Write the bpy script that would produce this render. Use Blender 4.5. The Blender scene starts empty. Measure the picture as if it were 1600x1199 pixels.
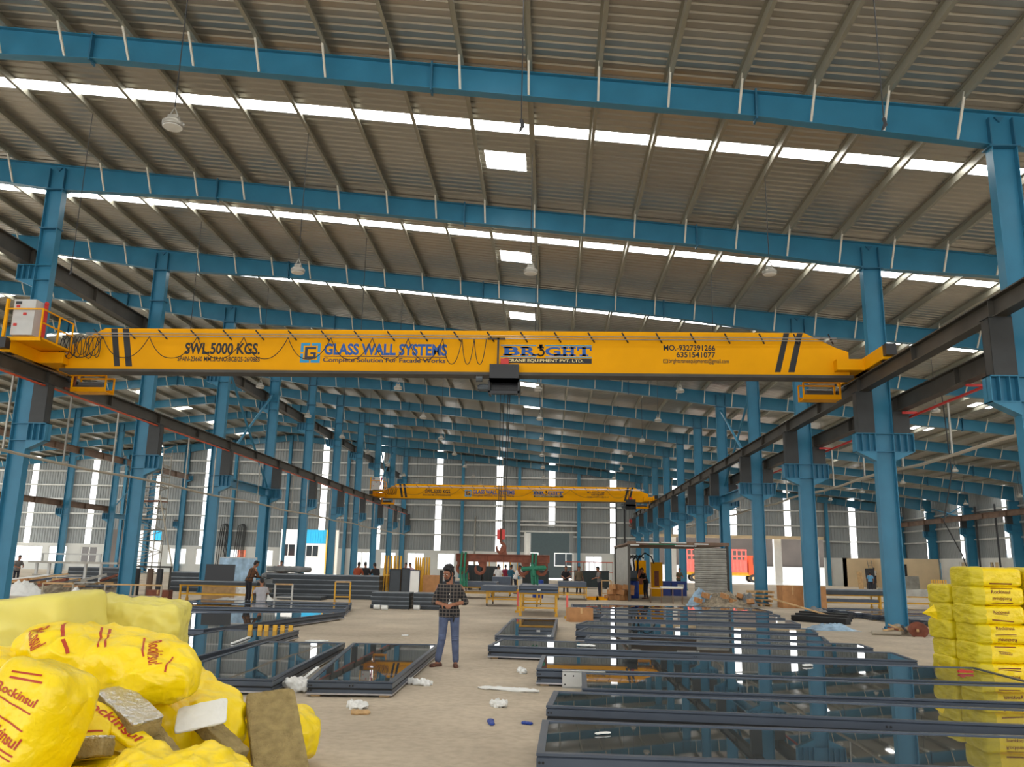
import bpy, bmesh, math, random
from mathutils import Vector, Matrix, Euler, noise
from mathutils.bvhtree import BVHTree

PI = math.pi
SC = bpy.context.scene
COL = SC.collection
random.seed(7)

# ------------------------------------------------------------------ camera
F_PX, PITCH, YAW, ROLL, CAM_H = 1300.79, 0.2137, 0.0474, 0.0199, 1.7203
cam = bpy.data.cameras.new('camera')
cam.sensor_width = 36.0
cam.lens = 36.0 * F_PX / 1600.0
cam.clip_end = 800
cam_ob = bpy.data.objects.new('camera', cam)
COL.objects.link(cam_ob)
fw = Vector((-math.sin(YAW) * math.cos(PITCH), math.cos(YAW) * math.cos(PITCH), math.sin(PITCH)))
r0 = Vector((math.cos(YAW), math.sin(YAW), 0))
u0 = r0.cross(fw)
rt = math.cos(ROLL) * r0 + math.sin(ROLL) * u0
up = -math.sin(ROLL) * r0 + math.cos(ROLL) * u0
cam_ob.matrix_world = Matrix(((rt.x, up.x, -fw.x, 0), (rt.y, up.y, -fw.y, 0), (rt.z, up.z, -fw.z, CAM_H), (0, 0, 0, 1)))
SC.camera = cam_ob

# ------------------------------------------------------------------ sky, sun, exposure
SC.view_settings.view_transform = 'Standard'
SC.view_settings.look = 'None'
SC.view_settings.gamma = 1.0
SC.view_settings.use_curve_mapping = False
SC.view_settings.exposure = 1.3
W = bpy.data.worlds.new('sky')
SC.world = W
W.use_nodes = True
wn = W.node_tree.nodes['Background']
wn.inputs['Color'].default_value = (0.93, 0.97, 1.0, 1)
wn.inputs['Strength'].default_value = 1.1
sun = bpy.data.lights.new('sun', 'SUN')
sun.energy = 2.2
sun.angle = 0.15
sun_ob = bpy.data.objects.new('sun', sun)
COL.objects.link(sun_ob)
sun_ob.rotation_euler = Vector((-0.42, -0.10, 0.9)).to_track_quat('Z', 'Y').to_euler()
ROOFLIGHT = 4.2      # emission of the roof sheets, standing in for daylight through them

# ------------------------------------------------------------------ materials
MATS = {}
def new_mat(name):
    m = bpy.data.materials.new(name); m.use_nodes = True
    MATS[name] = m
    return m, m.node_tree, m.node_tree.nodes['Principled BSDF']
def s2l(c):
    return tuple((x / 255 / 12.92) if x / 255 <= 0.04045 else ((x / 255 + 0.055) / 1.055) ** 2.4 for x in c)
def mat(name, rgb, rough=0.5, metal=0.0, var=0.0, vscale=3.0, bump=0.0, bscale=20.0, spec=0.5, emit=None, estr=1.0, stretch=None, coat=0.0):
    """procedural paint/metal/cloth: base colour with optional noise variation and bump"""
    m, nt, b = new_mat(name)
    c = s2l(rgb)
    b.inputs['Base Color'].default_value = (*c, 1)
    b.inputs['Roughness'].default_value = rough
    b.inputs['Metallic'].default_value = metal
    b.inputs['Specular IOR Level'].default_value = spec
    if coat: b.inputs['Coat Weight'].default_value = coat
    if var or bump:
        tc = nt.nodes.new('ShaderNodeTexCoord')
        mp = nt.nodes.new('ShaderNodeMapping')
        nt.links.new(tc.outputs['Object'], mp.inputs['Vector'])
        if stretch: mp.inputs['Scale'].default_value = stretch
    if var:
        n = nt.nodes.new('ShaderNodeTexNoise'); n.inputs['Scale'].default_value = vscale; n.inputs['Detail'].default_value = 4
        r = nt.nodes.new('ShaderNodeValToRGB')
        r.color_ramp.elements[0].position = 0.3; r.color_ramp.elements[1].position = 0.7
        r.color_ramp.elements[0].color = (*[x * (1 - var) for x in c], 1)
        r.color_ramp.elements[1].color = (*[min(1, x * (1 + var)) for x in c], 1)
        nt.links.new(mp.outputs[0], n.inputs['Vector'])
        nt.links.new(n.outputs['Fac'], r.inputs[0]); nt.links.new(r.outputs[0], b.inputs['Base Color'])
    if bump:
        n2 = nt.nodes.new('ShaderNodeTexNoise'); n2.inputs['Scale'].default_value = bscale; n2.inputs['Detail'].default_value = 3
        bp = nt.nodes.new('ShaderNodeBump'); bp.inputs['Strength'].default_value = bump; bp.inputs['Distance'].default_value = 0.03
        nt.links.new(mp.outputs[0], n2.inputs['Vector'])
        nt.links.new(n2.outputs['Fac'], bp.inputs['Height']); nt.links.new(bp.outputs[0], b.inputs['Normal'])
    if emit:
        b.inputs['Emission Color'].default_value = (*emit, 1); b.inputs['Emission Strength'].default_value = estr
    return m
BLUE = mat('blue_steel_paint', (54, 122, 152), 0.34, var=0.10, vscale=1.2, spec=0.36)
BLUED = mat('blue_splice_paint', (44, 102, 130), 0.45)
DARK = mat('dark_primer_steel', (66, 62, 55), 0.55, var=0.25, vscale=1.5)
BROWN = mat('brown_primer_steel', (112, 88, 70), 0.6, var=0.3, vscale=1.2)
PED = mat('charcoal_pedestal', (48, 50, 50), 0.55, var=0.15)
YEL = mat('crane_yellow_paint', (236, 164, 0), 0.5, spec=0.12, var=0.05, vscale=0.8)
BLACK = mat('black_paint', (20, 20, 22), 0.5)
CHAR = mat('charcoal_metal', (38, 38, 40), 0.45)
GALV = mat('galvanised_steel', (150, 146, 136), 0.38, metal=0.55, var=0.22, vscale=2.5)
PURL = mat('purlin_steel', (150, 147, 132), 0.42, metal=0.25, var=0.3, vscale=0.8, stretch=(1, .12, 1))
BRACE = mat('pale_angle_steel', (208, 204, 190), 0.45, var=0.12)
ROOF = mat('roof_sheet', (168, 164, 154), 0.30, metal=0.55, var=0.10, vscale=0.5, stretch=(.15, 1, 1))
WALL = mat('wall_sheet', (142, 146, 145), 0.5, metal=0.2, var=0.06, vscale=0.4)
DADO = mat('white_plaster', (214, 214, 208), 0.8, var=0.06, vscale=0.7)
CREAM = mat('cream_partition', (214, 190, 152), 0.7, var=0.07, vscale=0.8)
GIRT = mat('pale_girt', (196, 196, 190), 0.45, metal=0.2, var=0.15, vscale=1.0)
PANELF = mat('anthracite_aluminium', (74, 82, 94), 0.38, metal=0.35, var=0.08)
PANELD = mat('dark_aluminium', (52, 57, 61), 0.45, metal=0.3, var=0.12)
SILVER = mat('mill_aluminium', (190, 190, 196), 0.3, metal=0.7, var=0.1)
GASKET = mat('black_rubber', (14, 14, 15), 0.6)
WHITE = mat('white_plastic', (226, 226, 222), 0.5, var=0.06, bump=0.2)
LGREY = mat('light_grey_enamel', (196, 196, 192), 0.5, var=0.05)
RED = mat('red_plastic', (196, 44, 36), 0.45)
REDBUS = mat('orange_conductor_cover', (190, 72, 30), 0.5)
CARD = mat('brown_cardboard', (178, 128, 82), 0.8, var=0.15, vscale=4)
WOOD = mat('raw_timber', (196, 160, 112), 0.75, var=0.2, vscale=5)
RUST = mat('rusted_steel', (124, 70, 50), 0.75, var=0.25, vscale=6, bump=0.2)
GREEN = mat('green_webbing', (34, 112, 84), 0.7, var=0.2, vscale=20)
TREST = mat('yellow_trestle_paint', (214, 160, 34), 0.5, var=0.12)
BLUEP = mat('blue_plastic', (28, 62, 150), 0.4)
NAVY = mat('machine_dark_green', (22, 36, 36), 0.5, var=0.2)
WOOL = mat('rock_wool', (152, 134, 92), 0.95, var=0.22, vscale=14, bump=0.6, bscale=60, spec=0.1)
FOIL = mat('aluminium_foil', (206, 206, 208), 0.3, metal=0.9, bump=0.7, bscale=38)
BAG = mat('yellow_plastic_film', (242, 210, 2), 0.33, var=0.08, vscale=3, bump=0.5, bscale=9)
def crumple(m, sc, st):
    nt = m.node_tree; b = nt.nodes['Principled BSDF']; bp0 = [n for n in nt.nodes if n.type == 'BUMP'][0]; mp = [n for n in nt.nodes if n.type == 'MAPPING'][0]
    v = nt.nodes.new('ShaderNodeTexVoronoi'); v.feature = 'DISTANCE_TO_EDGE'; v.inputs['Scale'].default_value = sc
    nz = nt.nodes.new('ShaderNodeTexNoise'); nz.inputs['Scale'].default_value = sc * .6
    add = nt.nodes.new('ShaderNodeMixRGB'); add.blend_type = 'ADD'; add.inputs[0].default_value = .35
    nt.links.new(mp.outputs[0], nz.inputs['Vector']); nt.links.new(mp.outputs[0], add.inputs[1]); nt.links.new(nz.outputs['Color'], add.inputs[2]); nt.links.new(add.outputs[0], v.inputs['Vector'])
    bp = nt.nodes.new('ShaderNodeBump'); bp.inputs['Strength'].default_value = st; bp.inputs['Distance'].default_value = .04
    nt.links.new(v.outputs['Distance'], bp.inputs['Height']); nt.links.new(bp0.outputs[0], bp.inputs['Normal']); nt.links.new(bp.outputs[0], b.inputs['Normal'])
crumple(BAG, 5.0, .42)
BAGP = mat('pale_yellow_film', (216, 203, 98), 0.5, var=0.06, vscale=2, bump=0.15, bscale=6)
BAGO = mat('olive_yellow_film', (206, 186, 14), 0.42, var=0.08, vscale=4, bump=0.6, bscale=7, stretch=(1, .8, 3.5))
INK = mat('red_brown_ink', (178, 52, 14), 0.5)
INKD = mat('dark_maroon_ink', (112, 30, 12), 0.5)
PIPE = mat('beige_pipe', (168, 158, 140), 0.55)
ROPE = mat('dark_cable', (30, 30, 30), 0.6)
CARDPIECE = mat('mixed_rubbish', (150, 138, 118), 0.85, var=0.5, vscale=6)
FILM = mat('clear_blue_film', (150, 178, 200), 0.25, var=0.4, vscale=2.5, bump=0.6, bscale=5)
DARKGL = mat('dark_machine_glass', (30, 40, 44), 0.2)
CYAN = mat('cyan_sheeting', (40, 170, 215), 0.5, var=0.06, vscale=2)
ORANGE = mat('orange_tarpaulin', (228, 120, 84), 0.6, var=0.15)
TRUCKR = mat('faded_red_truck_paint', (228, 100, 88), 0.5, var=0.12)
OUTG = mat('sunlit_concrete_ground', (206, 200, 190), 0.9, var=0.06, vscale=0.3)
OUTD = mat('dark_shed_sheet', (74, 66, 60), 0.7, var=0.2, vscale=0.4)
OUTW = mat('white_render', (236, 234, 228), 0.8, var=0.04)
LEAF = mat('shrub_leaves', (120, 160, 60), 0.7, var=0.5, vscale=6)
TARP = mat('grey_tarpaulin', (120, 122, 122), 0.6, var=0.3, vscale=2, bump=0.5, bscale=6)

def emission_mat(name, rgb, s):
    m, nt, b = new_mat(name)
    b.inputs['Base Color'].default_value = (.8, .8, .8, 1)
    b.inputs['Emission Color'].default_value = (*rgb, 1); b.inputs['Emission Strength'].default_value = s
    return m
LIGHTSHEET = emission_mat('emissive_rooflight_sheet', (1.0, 0.99, 0.96), ROOFLIGHT)
LIGHTWALL = emission_mat('emissive_wall_sheet', (1.0, 1.0, 1.0), 1.3)  # wall strips glow as well, in place of daylight passing through

def mat_glass_dark():
    m, nt, b = new_mat('tinted_facade_glass')
    b.inputs['Base Color'].default_value = (0.05, 0.056, 0.056, 1)
    b.inputs['Roughness'].default_value = 0.018
    b.inputs['IOR'].default_value = 2.1
    tc = nt.nodes.new('ShaderNodeTexCoord')
    n = nt.nodes.new('ShaderNodeTexNoise'); n.inputs['Scale'].default_value = 1.1
    bp = nt.nodes.new('ShaderNodeBump'); bp.inputs['Strength'].default_value = 0.02; bp.inputs['Distance'].default_value = 0.02
    nt.links.new(tc.outputs['Object'], n.inputs['Vector']); nt.links.new(n.outputs['Fac'], bp.inputs['Height']); nt.links.new(bp.outputs[0], b.inputs['Normal'])
    return m
GLASS = mat_glass_dark()
def mat_window():
    m, nt, b = new_mat('clear_window_glass')
    out = nt.nodes['Material Output']
    t = nt.nodes.new('ShaderNodeBsdfTransparent'); t.inputs[0].default_value = (.9, .93, .93, 1)
    g = nt.nodes.new('ShaderNodeBsdfGlossy'); g.inputs['Roughness'].default_value = 0.02
    f = nt.nodes.new('ShaderNodeFresnel')
    mx = nt.nodes.new('ShaderNodeMixShader')
    nt.links.new(f.outputs[0], mx.inputs[0]); nt.links.new(t.outputs[0], mx.inputs[1]); nt.links.new(g.outputs[0], mx.inputs[2])
    nt.links.new(mx.outputs[0], out.inputs['Surface'])
    return m
WINGL = mat_window()

def mat_floor():
    m, nt, b = new_mat('dusty_concrete_floor')
    tc = nt.nodes.new('ShaderNodeTexCoord')
    n1 = nt.nodes.new('ShaderNodeTexNoise'); n1.inputs['Scale'].default_value = 0.35; n1.inputs['Detail'].default_value = 8; n1.inputs['Roughness'].default_value = 0.65
    n2 = nt.nodes.new('ShaderNodeTexNoise'); n2.inputs['Scale'].default_value = 9; n2.inputs['Detail'].default_value = 5
    r = nt.nodes.new('ShaderNodeValToRGB')
    r.color_ramp.elements[0].position = 0.32; r.color_ramp.elements[0].color = (*s2l((172, 158, 138)), 1)
    r.color_ramp.elements[1].position = 0.68; r.color_ramp.elements[1].color = (*s2l((208, 193, 170)), 1)
    mx = nt.nodes.new('ShaderNodeMix'); mx.data_type = 'RGBA'; mx.blend_type = 'MULTIPLY'; mx.inputs[0].default_value = 0.35
    r2 = nt.nodes.new('ShaderNodeValToRGB')
    r2.color_ramp.elements[0].position = 0.35; r2.color_ramp.elements[0].color = (.6, .58, .55, 1)
    r2.color_ramp.elements[1].position = 0.6; r2.color_ramp.elements[1].color = (1, 1, 1, 1)
    nt.links.new(tc.outputs['Object'], n1.inputs['Vector']); nt.links.new(tc.outputs['Object'], n2.inputs['Vector'])
    nt.links.new(n1.outputs['Fac'], r.inputs[0]); nt.links.new(n2.outputs['Fac'], r2.inputs[0])
    nt.links.new(r.outputs[0], mx.inputs[6]); nt.links.new(r2.outputs[0], mx.inputs[7])
    nt.links.new(mx.outputs[2], b.inputs['Base Color'])
    b.inputs['Roughness'].default_value = 0.85
    bp = nt.nodes.new('ShaderNodeBump'); bp.inputs['Strength'].default_value = 0.25; bp.inputs['Distance'].default_value = 0.02
    nt.links.new(n2.outputs['Fac'], bp.inputs['Height']); nt.links.new(bp.outputs[0], b.inputs['Normal'])
    return m
FLOOR = mat_floor()

def mat_plaid(name, base, line1, line2, sc=14.0):
    """woven check: two directions of object-space stripes"""
    m, nt, b = new_mat(name)
    tc = nt.nodes.new('ShaderNodeTexCoord'); sep = nt.nodes.new('ShaderNodeSeparateXYZ')
    nt.links.new(tc.outputs['Object'], sep.inputs[0])
    def stripes(sock, freq, width):
        a = nt.nodes.new('ShaderNodeMath'); a.operation = 'MULTIPLY'; a.inputs[1].default_value = freq
        f = nt.nodes.new('ShaderNodeMath'); f.operation = 'FRACT'
        l = nt.nodes.new('ShaderNodeMath'); l.operation = 'LESS_THAN'; l.inputs[1].default_value = width
        nt.links.new(sock, a.inputs[0]); nt.links.new(a.outputs[0], f.inputs[0]); nt.links.new(f.outputs[0], l.inputs[0])
        return l.outputs[0]
    sx = stripes(sep.outputs[0], sc, 0.2); sz = stripes(sep.outputs[2], sc, 0.2)
    m1 = nt.nodes.new('ShaderNodeMix'); m1.data_type = 'RGBA'; m2 = nt.nodes.new('ShaderNodeMix'); m2.data_type = 'RGBA'
    m1.inputs[6].default_value = (*s2l(base), 1); m1.inputs[7].default_value = (*s2l(line1), 1)
    m2.inputs[7].default_value = (*s2l(line2), 1)
    nt.links.new(sx, m1.inputs[0]); nt.links.new(m1.outputs[2], m2.inputs[6]); nt.links.new(sz, m2.inputs[0])
    nt.links.new(m2.outputs[2], b.inputs['Base Color'])
    b.inputs['Roughness'].default_value = 0.85
    return m

# ------------------------------------------------------------------ mesh builder
class MB:
    def __init__(s):
        s.v = []; s.f = []; s.mi = []
    def add(s, vs, fs, mi=0):
        o = len(s.v); s.v.extend([tuple(v) for v in vs]); s.f.extend([tuple(i + o for i in f) for f in fs]); s.mi.extend([mi] * len(fs))
        return s
    def box(s, c, d, rot=None, mi=0):
        x, y, z = d[0] / 2, d[1] / 2, d[2] / 2
        vs = [Vector((a * x, b * y, e * z)) for e in (-1, 1) for b in (-1, 1) for a in (-1, 1)]
        if rot is not None:
            M = rot if isinstance(rot, Matrix) else Euler(rot).to_matrix()
            vs = [M @ v for v in vs]
        vs = [v + Vector(c) for v in vs]
        return s.add(vs, [(0, 2, 3, 1), (4, 5, 7, 6), (0, 1, 5, 4), (2, 6, 7, 3), (0, 4, 6, 2), (1, 3, 7, 5)], mi)
    def bb(s, a, b, mi=0):
        return s.box([(p + q) / 2 for p, q in zip(a, b)], [abs(q - p) for p, q in zip(a, b)], mi=mi)
    def bar(s, p, q, w, h=None, mi=0, up=(0, 0, 1)):
        h = h or w; p = Vector(p); q = Vector(q); d = (q - p)
        L = d.length; d.normalize(); u = Vector(up)
        if abs(d.dot(u)) > 0.98: u = Vector((0, 1, 0))
        sd = d.cross(u).normalized(); u = sd.cross(d)
        M = Matrix((sd, d, u)).transposed()
        return s.box((p + q) / 2, (w, L, h), M, mi)
    def tube(s, pts, r, n=8, mi=0, cap=True):
        pts = [Vector(p) for p in pts]; N = len(pts)
        rs = r if isinstance(r, (list, tuple)) else [r] * N
        vs = []; fs = []; prev = None
        for i, p in enumerate(pts):
            d = (pts[min(i + 1, N - 1)] - pts[max(i - 1, 0)]).normalized()
            if prev is None:
                u = Vector((0, 0, 1)) if abs(d.z) < 0.9 else Vector((0, 1, 0))
            else: u = prev
            a = d.cross(u).normalized(); u = a.cross(d).normalized(); prev = u
            for k in range(n):
                t = 2 * PI * k / n
                vs.append(p + (a * math.cos(t) + u * math.sin(t)) * rs[i])
        for i in range(N - 1):
            for k in range(n):
                fs.append((i * n + k, i * n + (k + 1) % n, (i + 1) * n + (k + 1) % n, (i + 1) * n + k))
        if cap:
            fs.append(tuple(range(n))[::-1]); fs.append(tuple((N - 1) * n + k for k in range(n)))
        return s.add(vs, fs, mi)
    def prism(s, poly, axis, a, b, mi=0):
        n = len(poly)
        def P(p, t):
            return (t, p[0], p[1]) if axis == 'x' else ((p[0], t, p[1]) if axis == 'y' else (p[0], p[1], t))
        vs = [P(p, a) for p in poly] + [P(p, b) for p in poly]
        fs = [tuple(range(n)), tuple(range(n, 2 * n))[::-1]] + [(i, i + n, (i + 1) % n + n, (i + 1) % n) for i in range(n)]
        return s.add(vs, fs, mi)
    def lathe(s, prof, c, n=16, mi=0):
        vs = []; fs = []
        for r, z in prof:
            for k in range(n):
                t = 2 * PI * k / n; vs.append((c[0] + r * math.cos(t), c[1] + r * math.sin(t), c[2] + z))
        for i in range(len(prof) - 1):
            for k in range(n):
                fs.append((i * n + k, i * n + (k + 1) % n, (i + 1) * n + (k + 1) % n, (i + 1) * n + k))
        fs.append(tuple(range(n))[::-1]); fs.append(tuple((len(prof) - 1) * n + k for k in range(n)))
        return s.add(vs, fs, mi)
    def ell(s, c, r, rot=None, nu=14, nv=9, mi=0):
        vs = []; fs = []
        M = Euler(rot).to_matrix() if rot is not None and not isinstance(rot, Matrix) else rot
        for j in range(nv + 1):
            ph = PI * j / nv
            for i in range(nu):
                t = 2 * PI * i / nu
                v = Vector((r[0] * math.sin(ph) * math.cos(t), r[1] * math.sin(ph) * math.sin(t), r[2] * math.cos(ph)))
                if M is not None: v = M @ v
                vs.append(v + Vector(c))
        for j in range(nv):
            for i in range(nu):
                fs.append((j * nu + i, (j + 1) * nu + i, (j + 1) * nu + (i + 1) % nu, j * nu + (i + 1) % nu))
        return s.add(vs, fs, mi)
    def limb(s, p, q, r1, r2, n=12):
        p = Vector(p); q = Vector(q); d = (q - p).normalized()
        pts = []; rs = []
        for k in (-.95, -.7, -.35): pts.append(p + d * r1 * k); rs.append(r1 * math.sqrt(1 - k * k))
        pts += [p, q]; rs += [r1, r2]
        for k in (.35, .7, .95): pts.append(q + d * r2 * k); rs.append(r2 * math.sqrt(1 - k * k))
        return s.tube(pts, rs, n)
    def mesh(s, name, mats, smooth=False):
        me = bpy.data.meshes.new(name)
        me.from_pydata(s.v, [], s.f)
        for m in (mats if isinstance(mats, (list, tuple)) else [mats]): me.materials.append(m)
        if any(s.mi): me.polygons.foreach_set('material_index', s.mi)
        if smooth: me.polygons.foreach_set('use_smooth', [True] * len(me.polygons))
        bm = bmesh.new(); bm.from_mesh(me); bmesh.ops.recalc_face_normals(bm, faces=bm.faces[:]); bm.to_mesh(me); bm.free()
        me.update()
        return me
    def build(s, name, mats, parent=None, smooth=False, loc=(0, 0, 0), rot=(0, 0, 0)):
        return link(name, s.mesh(name, mats, smooth), parent, loc, rot)

def link(name, data, parent=None, loc=(0, 0, 0), rot=(0, 0, 0)):
    o = bpy.data.objects.new(name, data); COL.objects.link(o)
    o.location = loc; o.rotation_euler = rot
    if parent is not None: o.parent = parent
    return o
def tag(o, label=None, cat=None, group=None, kind=None):
    if label: o['label'] = label
    if cat: o['category'] = cat
    if group: o['group'] = group
    if kind: o['kind'] = kind
    return o
def thing(name, label, cat, loc=(0, 0, 0), rotz=0.0, group=None, rot=None):
    o = link(name, None, None, loc, rot if rot is not None else (0, 0, rotz))
    o.empty_display_size = 0.1
    return tag(o, label, cat, group)
def structure(name, mb, m, smooth=False):
    return tag(mb.build(name, m, None, smooth), kind='structure')
KIDS = {}
def copy_tree(o, parent=None):
    c = o.copy(); COL.objects.link(c)
    if parent is not None: c.parent = parent; c.matrix_parent_inverse = o.matrix_parent_inverse.copy()
    for ch in [x for x in o.children]: copy_tree(ch, c)
    return c
ORD = ['nearest', 'second', 'third', 'fourth', 'fifth', 'sixth', 'seventh', 'eighth', 'ninth', 'tenth', 'eleventh', 'twelfth', 'thirteenth', 'fourteenth', 'fifteenth', 'sixteenth', 'seventeenth', 'eighteenth', 'nineteenth', 'twentieth']
TENS = {20: 'twent', 30: 'thirt', 40: 'fort'}
def ordn(i):        # 1 -> first
    base = ['zeroth', 'first'] + ORD[1:]
    if i <= 20: return base[i]
    t = i // 10 * 10
    return TENS[t] + ('ieth' if i == t else 'y-' + base[i - t])

# ------------------------------------------------------------------ building grid
XL, XR, XW, XF, XRIDGE = -17.49, 10.51, 40.9, -44.5, -31.5
YW = 100.5
def FY(k): return 26.57 + (k - 1) * 8.175
def rtop(x):                                   # top of rafter
    return 13.45 - 0.1033 * x if x >= XRIDGE else 13.45 - 0.1033 * XRIDGE - 0.1033 * (XRIDGE - x)
DN = [(-72, .88), (-66, .67), (-50.3, .67), (-44.5, .95), (-38.7, .66), (-31.5, .72), (-23.3, .66), (-17.5, .95), (-11.7, .67), (4.85, .67), (10.5, .88), (16.3, .67), (33.5, .67), (40.9, 1.25)]
def rdep(x):
    for (a, da), (b, db) in zip(DN, DN[1:]):
        if a <= x <= b: return da + (db - da) * (x - a) / (b - a)
    return .9
XMIN, XMAX = -72.0, 41.35
Y0R, Y1R = -22.0, 100.7  # roof and rooflights extended unseen behind the camera, keeping sky off the foreground
PUR = .25
PX = [-10.68 + 1.68 * n for n in range(-12, 31)]
PXL = [-32.3 - 1.68 * n for n in range(0, 23)]

# floor
f = MB(); f.add([(-75, -26, 0), (60, -26, 0), (60, YW + .3, 0), (-75, YW + .3, 0)], [(0, 1, 2, 3)])
structure('floor', f, FLOOR)

# ceiling: ribbed metal sheet, ribs run down the slope; split at the rooflight strips and the square rooflights
def sheet(mb, ya, yb, xa, xb):
    pitch = .3; n = max(1, round((yb - ya) / pitch)); p = (yb - ya) / n
    prof = []
    for i in range(n):
        y = ya + i * p
        prof += [(y, 0), (y + p * .62, 0), (y + p * .72, .04), (y + p * .9, .04)]
    prof.append((yb, 0))
    def z(x, dz): return rtop(x) + PUR + dz
    vs = [(xa, y, z(xa, d)) for y, d in prof] + [(xb, y, z(xb, d)) for y, d in prof]
    m = len(prof)
    mb.add(vs, [(i, i + 1, m + i + 1, m + i) for i in range(m - 1)])
cr = MB(); cl = MB(); strips = []
y = Y0R
SQ = (-2.07, -0.82); SQL = (-57.3, -56.05); SQR = (24.2, 25.45); SQ2 = (-37.4, -36.15)
for k in range(-5, 11):
    sy = FY(k) + 2.85
    if k < 10:
        if k > -1 or sy > y:
            pass
        a, b = FY(k) + 4.6, FY(k) + 5.75
        if sy > y:
            for mb, xs in ((cr, (XRIDGE, XMAX)), (cl, (XRIDGE, XMIN))): sheet(mb, y, sy, *xs)
        strips.append((sy, sy + .56))
        for mb, xs in ((cr, (XRIDGE, XMAX)), (cl, (XRIDGE, XMIN))): sheet(mb, sy + .56, a, *xs)
        for xa, xb in ((XRIDGE, SQ[0]), (SQ[1], SQR[0]), (SQR[1], XMAX)): sheet(cr, a, b, xa, xb)
        for xa, xb in ((XRIDGE, SQ2[1]), (SQ2[0], SQL[1]), (SQL[0], XMIN)): sheet(cl, a, b, xa, xb)
        y = b
    else:
        for mb, xs in ((cr, (XRIDGE, XMAX)), (cl, (XRIDGE, XMIN))): sheet(mb, y, Y1R, *xs)
structure('ceiling', cr, ROOF)
structure('ceiling_left', cl, ROOF)
wi = 0
def win_name():
    global wi
    wi += 1
    return 'window_%d' % wi
for i, (ya, yb) in enumerate(strips):
    for xa, xb in ((XRIDGE, XMAX), (XMIN, XRIDGE)):
        mb = MB(); za, zb = rtop(xa) + PUR + .01, rtop(xb) + PUR + .01
        mb.add([(xa, ya, za), (xb, ya, zb), (xb, yb, zb), (xa, yb, za)], [(0, 1, 2, 3)])
        structure(win_name(), mb, LIGHTSHEET)
for k in range(-5, 10):
    for xa, xb in (SQ, SQR, SQ2, SQL):
        a, b = FY(k) + 4.6, FY(k) + 5.75
        mb = MB(); za, zb = rtop(xa) + PUR + .01, rtop(xb) + PUR + .01
        mb.add([(xa, a, za), (xb, a, zb), (xb, b, zb), (xa, b, za)], [(0, 1, 2, 3)])
        structure(win_name(), mb, LIGHTSHEET)

# purlins: one continuous Z-purlin line after another down the slope
def purlin(x, label):
    z = rtop(x)
    o = thing('roof_purlin', label, 'purlin', (x, Y0R, z), group='purlins under the roof sheets')
    L = Y1R - .25 - Y0R
    mb = MB(); mb.bb((-.012, 0, .005), (.012, L, PUR - .005)); mb.bb((.012, 0, .005), (.08, L, .02)); mb.bb((-.08, 0, PUR - .02), (-.012, L, PUR - .005))
    mb.build('purlin_profile', PURL, o)
nl = len([x for x in PX if x < XL]); 
for i, x in enumerate(PX):
    if x < XL: lb = 'galvanized roof purlin, %s one right of the ridge' % ordn(i + 1)
    elif x < XR: lb = 'galvanized roof purlin, %s one right of the left column row' % ordn(len([q for q in PX if XL <= q <= x]))
    else: lb = 'galvanized roof purlin, %s one right of the right column row' % ordn(len([q for q in PX if XR <= q <= x]))
    purlin(x, lb)
for i, x in enumerate(PXL):
    purlin(x, 'galvanized roof purlin, %s one left of the ridge' % ordn(i + 1))

# rafters
SPL = [-66, -58, -50.3, -38.7, -31.5, -23.3, -11.7, -3.0, 4.85, 16.3, 25, 33.5]
def rafter(k):
    Y = FY(k)
    lab = ('blue steel roof rafter closest to the camera, crossing the top of the photo' if k == 0 else
           'blue steel roof rafter, %s from the camera' % ordn(k + 1) if k < 10 else 'blue steel roof rafter against the far gable wall')
    o = thing('roof_rafter', lab, 'rafter', (0, Y, 0), group='blue rafters of the roof')
    xs = [-72.0] + SPL + [40.9]
    for a, b in zip(xs, xs[1:]):
        cuts = sorted([a] + [d for d, _ in DN if a < d < b] + [b])
        mb = MB()
        for p, q in zip(cuts, cuts[1:]):
            tp, tq = rtop(p), rtop(q); bp_, bq = tp - rdep(p), tq - rdep(q)
            mb.prism([(p, bp_), (q, bq), (q, tq), (p, tp)], 'y', -.008, .008)
            mb.prism([(p, tp - .02), (q, tq - .02), (q, tq), (p, tp)], 'y', -.13, .13)
            mb.prism([(p, bp_), (q, bq), (q, bq + .02), (p, bp_ + .02)], 'y', -.13, .13)
        mb.build('rafter_beam', BLUE, o)
    for x in SPL:
        mb = MB(); t = rtop(x); mb.bb((x - .022, -.15, t - rdep(x) - .07), (x + .022, .15, t + .05)); mb.build('splice_plate', BLUED, o)
    for x in (XF, XL, XR):                     # column stiffeners on the web
        mb = MB(); t = rtop(x)
        for s in (-.27, .27): mb.bb((x + s - .012, -.14, t - rdep(x) + .02), (x + s + .012, -.008, t - .15))
        mb.prism([(x - .12, t - .1), (x + .12, t - .1), (x, t - .24)], 'y', -.06, -.02)
        mb.build('web_stiffener', BLUED, o)
    proto = None
    for x in PX + PXL:
        if min(abs(x - XL), abs(x - XR), abs(x - XF)) < .45 or x < -69: continue
        t = rtop(x); d = rdep(x)
        mb = MB(); mb.bar((0, -.62, .12), (0, -.10, -d + .03), .05, .05)
        mb.build('flange_brace', BRACE, o, loc=(x, 0, t))
    return o
for k in range(0, 11): rafter(k)

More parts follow.
